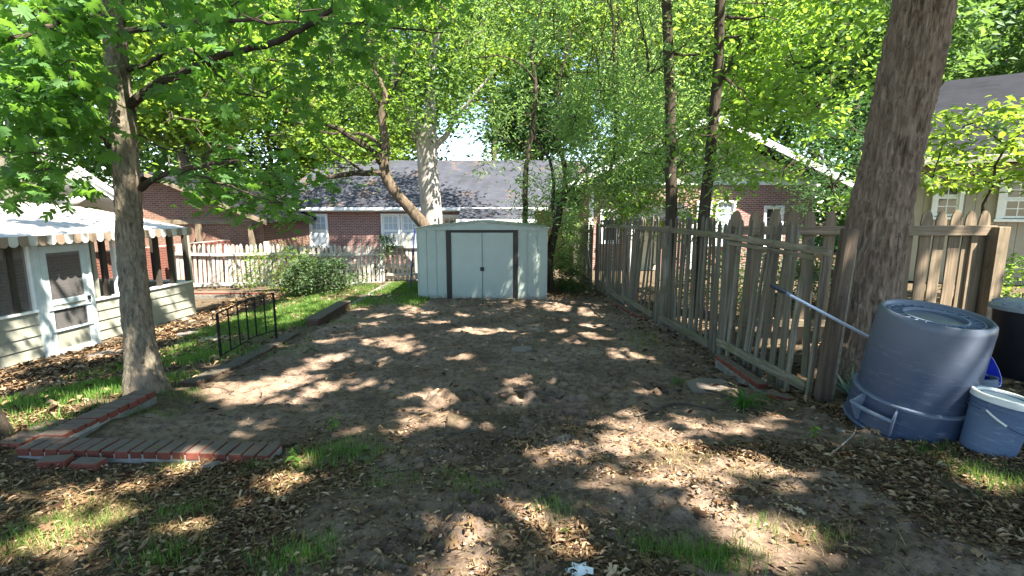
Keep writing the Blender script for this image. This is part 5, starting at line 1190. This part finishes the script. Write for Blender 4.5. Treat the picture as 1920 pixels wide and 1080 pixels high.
bushy('back_hedge', 'leafy growth behind the brown board fence and the leaning fence', 'hedge', (4.6, 10.5, -.4), (4.9, 10.5, .15), (1.9, 1.3, .6), 90, 30, .2, .10, T_LEAF, 'leaf_shrub', .02)

# --- trees further back, one by one
far = [(-16, 27, 9.5, 5.2, 'leaf_far', 'bright green tree above the gabled porch house'), (-11.5, 33, 10.5, 5.0, 'leaf_far2', 'tall tree behind the left end of the long brick house'), (-5.6, 34, 12, 4.8, 'leaf_far', 'sunlit yellow green tree behind the roof, left of the pale trunk'),
       (-9.3, 30.5, 6.0, 3.6, 'leaf_far', 'low bright tree behind the ridge left of the crooked trunk'), (-16.5, 35, 5.5, 4.2, 'leaf_far2', 'low green tree filling the gap over the brick outbuilding'), (1.8, 35, 8.0, 3.4, 'leaf_far2', 'lower pale tree seen through the sky gap right of the pale trunk'), (6.2, 31, 12, 4.8, 'leaf_far', 'bright tree rising behind the roof, above the leaning tree'), (11.5, 33, 12, 5.2, 'leaf_far2', 'tall green tree behind the white gable'),
       (17.5, 30, 11, 5.2, 'leaf_far', 'sunlit tree between the gabled brick house and the big trunk'), (24, 30, 12, 5.5, 'leaf_far2', 'deep green tree behind the tan boarded house'), (-22, 34, 13, 6.0, 'leaf_far2', 'dark green tree at the far left behind the oak'), (-1.5, 40, 16, 5.0, 'leaf_far', 'high crown behind the fork of the pale trunk'),
       (15, 22.5, 8.5, 3.6, 'leaf_far2', 'leafy tree at the right corner of the gabled brick house'), (-14.5, 22.5, 7.5, 3.4, 'leaf_far', 'yellow green tree over the brick outbuilding'), (30, 24, 10, 5.5, 'leaf_far2', 'green tree at the far right above the dark roof')]
for k, (x, y, zc, r, mt, lab) in enumerate(far):
    zb = -1.2; b = Vector((x, y, zb)); t = thing('background_tree', lab, 'tree', b, group='trees behind the houses')
    m = MB(); T = limbpts([(0, 0, -.2), (.2, 0, (zc - zb) * .5), (0, 0, zc - zb + r * .3)], 5, .08); m.tube(T, rad(len(T), .30, .08), 9); m.build('trunk', M['bark_mid'], t)
    ends = ellipsoid((0, 0, zc - zb), (r, r * .8, r * .95), 210, .25); m = MB(); twigs(m, [T[4:]], ends, .05, 4, 5); m.build('limbs', M['bark_mid'], t)['kind'] = 'stuff'
    leaves('crown', clusters(ends, 60, .55, .5), .32, T_QUAD, M[mt], t, prune=False, kind='stuff', flat_=1.3)
# mass of woodland behind everything
N = 5400; th = rng.uniform(-1.15, 1.05, N); rr_ = rng.uniform(44, 56, N)
P = np.stack([np.sin(th) * rr_, np.cos(th) * rr_, -1 + 32 * rng.random(N) ** .9], 1)
gapm = (fbm(th * 9, P[:, 2] * .16, 77, 3) > .40); P = P[gapm]
az = np.degrees(np.arctan2(P[:, 0], P[:, 1])); hole = (np.abs(az + 5.2) < 3.6) & (P[:, 2] > 3) & (P[:, 2] < 12); P = P[~hole]
leaves('woodland', clusters(P, 42, 1.15, .6), .62, T_QUAD, M['leaf_far2'], None, prune=False, flat_=1.5); tag(bpy.data.objects['woodland'], 'mass of sunlit woodland beyond the houses', 'woodland', kind='stuff')

# ---------------------------------------------------------------- leaf litter, grass, small plants
def in_box(x, y):        # keep clear of the shed and porch
    return ((x > sx0 - .05) & (x < sx1 + .05) & (y > sy - .05)) | (x < np.interp(y, [4, 8.84, 12.45], [-8.95, -8.38, -7.95]))
def curled(P, size, w=.42):
    T = np.array([(0,0,0),(w*.45,.3,.10),(w*.5,.62,.14),(0,1,.05),(-w*.5,.62,.18),(-w*.45,.3,.12),(0,.5,-.02)], float)
    F = np.array([(0,1,6),(1,2,6),(2,3,6),(3,4,6),(4,5,6),(5,0,6)]); return T, F
def litter(name, xs, ys, size, lab, dens_fn=None):
    z = zr(xs, ys); n = len(xs); k = in_box(xs, ys); xs, ys, z = xs[~k], ys[~k], z[~k]; n = len(xs)
    T, F = curled(None, 1, .27); T2, F2 = T_OAK; T2 = T2 * np.array([1, 1, 1.5])
    for nm, (Tm, Fm), sel, sz in ((name, (T, F), rng.random(n) < .93, size), ('lobed_' + name, (T2, F2), None, size * 1.55)):
        if sel is not None: S_ = sel; keep = sel
        else: S_ = ~keep
        P = np.stack([xs[S_], ys[S_], z[S_] + rng.random(S_.sum()) ** 2 * .028 + .004], 1); m_ = len(P)
        a = rng.random(m_) * 2 * np.pi; D = np.stack([np.cos(a), np.sin(a), rng.normal(0, .22, m_)], 1); N = np.stack([rng.normal(0, .38, m_), rng.normal(0, .38, m_), np.ones(m_)], 1)
        Rm = rot_from(D, N); s2 = sz * rng.uniform(.45, 1.55, m_); wv = rng.uniform(.5, 1.3, m_)
        TT = Tm[None] * np.stack([wv, np.ones(m_), rng.uniform(.4, 2.2, m_)], 1)[:, None, :]
        V = P[:, None, :] + s2[:, None, None] * np.einsum('nij,nkj->nki', Rm, TT); Fa = (Fm[None] + (np.arange(m_) * len(Tm))[:, None, None]).reshape(-1, Fm.shape[1])
        o = np_mesh(nm, V.reshape(-1, 3), Fa, M['litter']); tag(o, lab if sel is not None else lab.replace('narrow', 'lobed'), 'leaf litter', kind='stuff')
def scatter(n, x0, x1, y0, y1, fn):
    x = rng.uniform(x0, x1, n); y = rng.uniform(y0, y1, n); k = rng.random(n) < fn(x, y); return x[k], y[k]
def dens_front(x, y):
    d = 1 - dirt_at(x, y); base = d * np.clip((fbm(x * 1.5, y * 1.5, 50, 3) - .22) * 3.0, .15, 1)
    edge = np.clip((fbm(x * 2.3, y * 2.3, 51, 3) - .46) * 4, 0, 1) * .8; return np.clip(base + edge * (y < 4.4) * .25 + .02, 0, 1)
x, y = scatter(128000, -5.2, 5.6, 1.5, 4.3, dens_front)
k = (y < 3.42) | (x > -1.75) | ((x < -3.75)); x, y = x[k], y[k]
k = ~((x > -3.72) & (x < -1.7) & (y > 3.36) & (y < 3.66)); x, y = x[k], y[k]
litter('leaf_litter', x, y, .039, 'brown narrow dead leaves covering the front of the yard')
def bits(name, n0, sz0, sz1, asp, mat, lab, fn, y1=4.4, seed=0):
    x, y = scatter(n0, -5.2, 5.6, 1.5, y1, fn); k = ~((x > -3.72) & (x < -1.7) & (y > 3.36) & (y < 4.6)); x, y = x[k], y[k]; n = len(x)
    P = np.stack([x, y, zr(x, y) + .003 + .012 * rng.random(n)], 1); a = rng.random(n) * 6.283; D = np.stack([np.cos(a), np.sin(a), rng.normal(0, .12, n)], 1); N = np.stack([rng.normal(0, .3, n), rng.normal(0, .3, n), np.ones(n)], 1)
    T = np.array([(-.5*asp, 0, 0), (.5*asp, .15, .1*asp), (.4*asp, 1, 0), (-.35*asp, .85, .12*asp)], float); F = np.array([(0, 1, 2), (0, 2, 3)]); Rm = rot_from(D, N); s2 = rng.uniform(sz0, sz1, n)
    V = P[:, None, :] + s2[:, None, None] * np.einsum('nij,kj->nki', Rm, T); Fa = (F[None] + (np.arange(n) * 4)[:, None, None]).reshape(-1, 3); tag(np_mesh(name, V.reshape(-1, 3), Fa, M[mat]), lab, 'leaf litter', kind='stuff')
bits('leaf_fragments', 120000, .008, .026, .7, 'litter', 'broken leaf fragments matted between the dead leaves', lambda x, y: np.clip(dens_front(x, y) * 1.1 + .05, 0, 1))
bits('straw', 34000, .04, .12, .035, 'grass_dry', 'dry straw and leaf stems lying flat on the ground', lambda x, y: np.clip(dens_front(x, y) + .06, 0, 1))
def dens_left(x, y):
    p = np.exp(-((x + 6.6) / 1.7) ** 2 - ((y - 6.6) / 1.8) ** 2) * 1.3 + np.exp(-((x + 7.2) / 1.0) ** 2 - ((y - 9.5) / 2.2) ** 2) + np.exp(-((x + 7.3) / 1.5) ** 2 - ((y - 13.2) / .9) ** 2) * .8
    return np.clip(p * np.clip((fbm(x * 2, y * 2, 52, 3) - .25) * 3, .2, 1) + .10, 0, 1)
x, y = scatter(30000, -9.5, -3.75, 3.9, 14.6, dens_left); litter('porch_litter', x, y, .085, 'brown narrow dead leaves lying before the screened porch')
def dens_mid(x, y):
    e = np.clip((x - 2.0) / .5, 0, 1) * .55 * (x < 3) + (1 - dirt_at(x, y)) * .3; return np.clip(e + .035 + .3 * np.clip((fbm(x * 2, y * 2, 53, 3) - .55) * 5, 0, 1) * (y < 5.2), 0, 1)
x, y = scatter(26000, -3.4, 6.5, 4.2, 14.5, dens_mid); litter('yard_litter', x, y, .07, 'scattered narrow dead leaves on the dirt and under the leaning fence')
# single leaves that catch the eye, little stones and clods as one mass
def blades(name, xs, ys, h, mat, lab, spread=.35, cat='grass', wd=.05):
    k = in_box(xs, ys); xs, ys = xs[~k], ys[~k]; n = len(xs); z = zr(xs, ys); a = rng.random(n) * 2 * np.pi; hh = h * rng.uniform(.45, 1.3, n); ln = rng.random(n) * spread * 2
    T = np.array([(-.5, 0, 0), (.5, 0, 0), (-.38, .12, .5), (.38, .12, .5), (0, .45, .95)], float); F = np.array([(0, 1, 3), (0, 3, 2), (2, 3, 4)])
    ca, sa = np.cos(a), np.sin(a); V = np.zeros((n, 5, 3)); lx = T[None, :, 0] * (wd * hh)[:, None]; ly = T[None, :, 1] * (hh * ln * 2)[:, None]; lz = T[None, :, 2] * hh[:, None] * (1 - .35 * ln)[:, None]
    V[..., 0] = xs[:, None] + lx * ca[:, None] - ly * sa[:, None]; V[..., 1] = ys[:, None] + lx * sa[:, None] + ly * ca[:, None]; V[..., 2] = z[:, None] + lz - .004
    Fa = (F[None] + (np.arange(n) * 5)[:, None, None]).reshape(-1, 3); o = np_mesh(name, V.reshape(-1, 3), Fa, M[mat]); return tag(o, lab, cat, kind='stuff')
gxs, gys = [], []
def patch(px, py, rx, ry, n, tuft=.04):
    c = gp(px, py); d = c.y / .95; wx_ = rx * d / FPX; wy_ = max(.06, abs(gp(px, py - ry).y - gp(px, py + ry).y) / 2)
    k = max(3, n // 3); cx_ = rng.normal(0, .68, k); cy_ = rng.normal(0, .68, k); i = rng.integers(0, k, n)
    return c.x + cx_[i] * wx_ + rng.normal(0, tuft, n), c.y + cy_[i] * wy_ + rng.normal(0, tuft, n)
GP = [(640, 855, 60, 14, 900), (560, 880, 40, 22, 350), (350, 965, 40, 14, 260), (150, 985, 70, 24, 500), (40, 1020, 50, 40, 500), (310, 1050, 60, 20, 350), (560, 1050, 60, 25, 600), (1330, 1040, 70, 25, 750), (1230, 1020, 40, 14, 250), (1850, 895, 45, 25, 600), (1740, 845, 40, 12, 200),
      (1045, 960, 30, 10, 120), (850, 900, 40, 14, 140), (900, 925, 40, 12, 90), (1430, 985, 20, 8, 60), (1210, 645, 26, 20, 500), (1265, 712, 16, 8, 90), (470, 880, 20, 8, 90), (330, 880, 40, 10, 130), (720, 900, 40, 18, 90), (1540, 1010, 60, 16, 60), (280, 775, 40, 8, 150), (345, 748, 40, 10, 240), (560, 655, 30, 8, 260), (640, 605, 40, 6, 200), (880, 568, 60, 3, 180), (700, 600, 60, 5, 90)]
for p in GP: x, y = patch(*p); gxs.append(x); gys.append(y)
blades('grass', np.concatenate(gxs), np.concatenate(gys), .075, 'grass', 'green grass tufts growing through the leaf litter in front', .4)
def dens_lawn(x, y):
    e = np.exp(-((x + 4.9) / .8) ** 2) * (y > 6.5) * (y < 12) + ((x < -3.75) & (x > -6.2) & (y > 9) & (y < 14.2)) * 1.0 + ((x < -1.95) & (x > -3.6) & (y > 10.6) & (y < 14.5)) * 1.0 + ((x > -5.9) & (x < -3.7) & (y > 3.7) & (y < 5.9)) * .75
    return np.clip(e * np.clip((fbm(x * 1.4, y * 1.4, 60, 3) - .24) * 3.4, .15, 1), 0, 1)
x, y = scatter(170000, -7.2, -1.9, 3.7, 14.5, dens_lawn); blades('lawn', x, y, .095, 'grass', 'patchy bright green lawn left of the shed and the railing', .35, 'lawn', .085)
xs_, ys_ = [], []
for p in [(150, 975, 110, 40, 2200), (40, 1025, 80, 45, 1500), (330, 1000, 60, 20, 500), (1270, 855, 60, 14, 500), (1850, 890, 60, 25, 700), (1420, 900, 40, 12, 200), (1530, 1000, 60, 20, 300), (560, 915, 60, 14, 300)]: x, y = patch(*p); xs_.append(x); ys_.append(y)
blades('straw_grass', np.concatenate(xs_), np.concatenate(ys_), .06, 'grass_dry', 'matted straw coloured dry grass in the sunny spots', 1.1)
x, y = scatter(24000, -5.5, 5.5, 1.6, 4.4, lambda x, y: (1 - dirt_at(x, y)) * np.clip((fbm(x * 2.2, y * 2.2, 66, 3) - .44) * 4, .02, .8)); k = ~((x > -3.75) & (x < -1.6) & (y > 3.3)); blades('dry_grass', x[k], y[k], .07, 'grass_dry', 'thin dry straw coloured grass among the dead leaves', .8)
x, y = scatter(9000, -10, 9, 6, 16, lambda x, y: ((x > 3) | (y > 14)) * .5); blades('rear_grass', x, y, .10, 'grass', 'thin grass and weeds behind the fences', .4)
# crumbs of earth
n = 42000; x = rng.uniform(-3.3, 3.2, n); y = 1.8 + 9.5 * rng.random(n) ** 1.6; k = (rng.random(n) < dirt_at(x, y) * np.clip((fbm(x * 2, y * 2, 70, 3) - .3) * 2.5, .1, 1)); x, y = x[k], y[k]; n = len(x)
T = np.array([(1,0,0),(-.5,.87,0),(-.5,-.87,0),(0,0,.9)], float); F = np.array([(0,1,3),(1,2,3),(2,0,3)]); sz_ = .003 + .017 * rng.random(n) ** 5
a = rng.random(n) * 6.28; V = np.zeros((n, 4, 3)); V[..., 0] = x[:, None] + (T[:, 0] * np.cos(a)[:, None] - T[:, 1] * np.sin(a)[:, None]) * sz_[:, None]; V[..., 1] = y[:, None] + (T[:, 0] * np.sin(a)[:, None] + T[:, 1] * np.cos(a)[:, None]) * sz_[:, None]; V[..., 2] = zr(x, y)[:, None] + T[:, 2] * sz_[:, None] * .8
tag(np_mesh('soil_crumbs', V.reshape(-1, 3), (F[None] + (np.arange(n) * 4)[:, None, None]).reshape(-1, 3), ground.data.materials[0]), 'loose crumbs of earth on the bare dirt', 'soil', kind='stuff')

# strap leaved plants
def straps(name, lab, cat, px, py, n, L, wd, mat, up, spread, seed):
    r = random.Random(seed); g_ = gp(px, py); t = thing(name, lab, cat, (g_.x, g_.y, zr1(g_.x, g_.y)))
    for i in range(n):
        a = r.uniform(0, 2*math.pi); l = L * r.uniform(.6, 1.1); e = r.uniform(*up); d = Vector((math.cos(a), math.sin(a), 0)); nrm = Vector((-d.y, d.x, 0)); m = MB(); vs = []; K = 6; p = d * r.uniform(0, spread); el = e
        for k in range(K + 1):
            w_ = wd * (1 - (k / K) ** 2) * .5 + .0008; vs += [p - nrm * w_, p + Vector((0, 0, -w_ * .5)), p + nrm * w_]; p = p + (d * math.cos(el) + Vector((0, 0, 1)) * math.sin(el)) * (l / K); el -= (up[2] if len(up) > 2 else .3) if False else (.36 if mat == 'leaf_lily' else .05)
        m.add(vs, [f for k in range(K) for f in ((3*k, 3*k+1, 3*k+4, 3*k+3), (3*k+1, 3*k+2, 3*k+5, 3*k+4))]); o = m.build('leaf', M[mat], t, smooth=True)
    return t
straps('daylily_plant', 'clump of bright green strap leaves beside the brick kerb', 'plant', 1395, 765, 46, .36, .016, 'leaf_lily', (.8, 1.45), .05, 3)
straps('yucca_plant', 'spiky blue green blades between the fence post and the bin', 'plant', 1596, 742, 22, .46, .032, 'leaf_yucca', (.1, 1.35), .04, 4)
straps('small_weed', 'small green weed sprouting in the dirt near the fence', 'weed', 1270, 716, 12, .12, .01, 'leaf_lily', (.7, 1.4), .02, 5)
straps('side_grass_clump', 'arching grassy clump against the far end of the fence', 'plant', 1068, 545, 26, .6, .02, 'leaf_lily', (.9, 1.45), .1, 6)
def sprig(px, py, h, lab, seed, n=10, sz_=.05):
    r = random.Random(seed); g_ = gp(px, py); t = thing('weed', lab, 'weed', (g_.x, g_.y, zr1(g_.x, g_.y))); MB().tube([(0, 0, 0), (.01, 0, h * .6), (0, .01, h)], [.003, .0025, .001], 5).build('stem', M['leaf_lily'], t)
    P = np.array([(0, 0, h * (.35 + .65 * i / n)) for i in range(n)]); leaves('foliage', P, sz_, T_LEAF, M['leaf_mid'], t, prune=False)
sprig(625, 812, .13, 'lone upright weed in the dirt behind the front brick wall', 1); sprig(553, 882, .14, 'sunlit leafy weed in the litter under the wall end', 2, 14); sprig(1525, 822, .10, 'tiny bright weed in the litter beside the bin', 3); sprig(300, 865, .09, 'tiny weed growing against the front brick wall', 4); sprig(1060, 1003, .05, 'tiny pale seedling in the front dirt', 5, 6, .03)
# sticks
def stick(pix, r, lab, mat='bark_mid', lift=.02):
    pts = [gp(x, y) for x, y in pix]; pts = [Vector((p.x, p.y, zr1(p.x, p.y) + lift * (1 if i % 2 else .6))) for i, p in enumerate(pts)]
    tag(MB().tube(smooth_path(pts, 3), r, 5).build('stick', M[mat], None), lab, 'stick')
stick([(910, 746), (950, 742), (1000, 744), (1048, 748)], .012, 'dark root like stick across the middle of the dirt'); stick([(1190, 785), (1225, 775), (1270, 762), (1345, 772)], .011, 'brown stick pointing at the strappy plant')
stick([(1240, 735), (1300, 728), (1345, 745), (1400, 762)], .012, 'long crooked stick before the flagstone'); stick([(1190, 800), (1200, 785), (1160, 770)], .006, 'thin twig near the middle of the litter edge')
stick([(1310, 702), (1345, 697)], .010, 'short tan stick in the shade of the fence', 'wood_tan_x'); stick([(820, 820), (870, 816), (905, 813)], .010, 'dark stick along the cracked slab'); stick([(990, 770), (1005, 790), (1010, 800)], .006, 'thin forked twig on the slab corner')
stick([(1560, 850), (1600, 820), (1605, 800)], .006, 'curved pale twig below the bin', 'bark_pale'); stick([(690, 885), (800, 880)], .005, 'fine straight twig in the front dirt')
# rocks and scraps
def rock(px, py, s_, lab, mat, seed, name='rock', cat='rock', sq=.55):
    r = random.Random(seed); bm = bmesh.new(); bmesh.ops.create_icosphere(bm, subdivisions=2, radius=1)
    for v in bm.verts: v.co *= r.uniform(.82, 1.12); v.co.z *= sq
    me = bpy.data.meshes.new(name); bm.to_mesh(me); bm.free(); me.materials.append(M[mat]); g_ = gp(px, py); o = link(name, me, None, (g_.x, g_.y, zr1(g_.x, g_.y) + s_ * .15)); o.scale = (s_, s_ * .8, s_); o.rotation_euler = (0, 0, r.uniform(0, 3)); tag(o, lab, cat)
rock(985, 705, .03, 'small pale stone in the sunlit patch of dirt', 'concrete', 2); rock(1575, 812, .035, 'pale round stone under the bin rim', 'concrete', 3); rock(1548, 808, .025, 'small tan stone beside the pale round stone', 'stone', 4)
rock(395, 880, .07, 'grey stone chunk in the leaves below the brick wall', 'stone', 5, sq=.35); rock(1300, 905, .015, 'tiny pebble in the front path', 'concrete', 6)
g_ = gp(1087, 1072); r = random.Random(9)
poly = [(-.06, -.03), (-.02, -.045), (.03, -.03), (.055, -.035), (.06, .0), (.03, .015), (.035, .04), (.0, .03), (-.03, .045), (-.035, .01), (-.065, .01)]
m = MB(); m.add([(x, y, .012 + .012 * math.sin(9 * x + 5 * y)) for x, y in poly] + [(0, 0, .03)], [(i, (i+1) % 11, 11) for i in range(11)]); m.add([(x, y, .009 + .012 * math.sin(9 * x + 5 * y)) for x, y in poly] + [(0, 0, .027)], [((i+1) % 11, i, 11) for i in range(11)])
o = m.build('crumpled_leaf', M['white'], None); o.location = (g_.x, g_.y, zr1(g_.x, g_.y)); tag(o, 'pale grey dry leaf like scrap at the bottom edge', 'scrap')
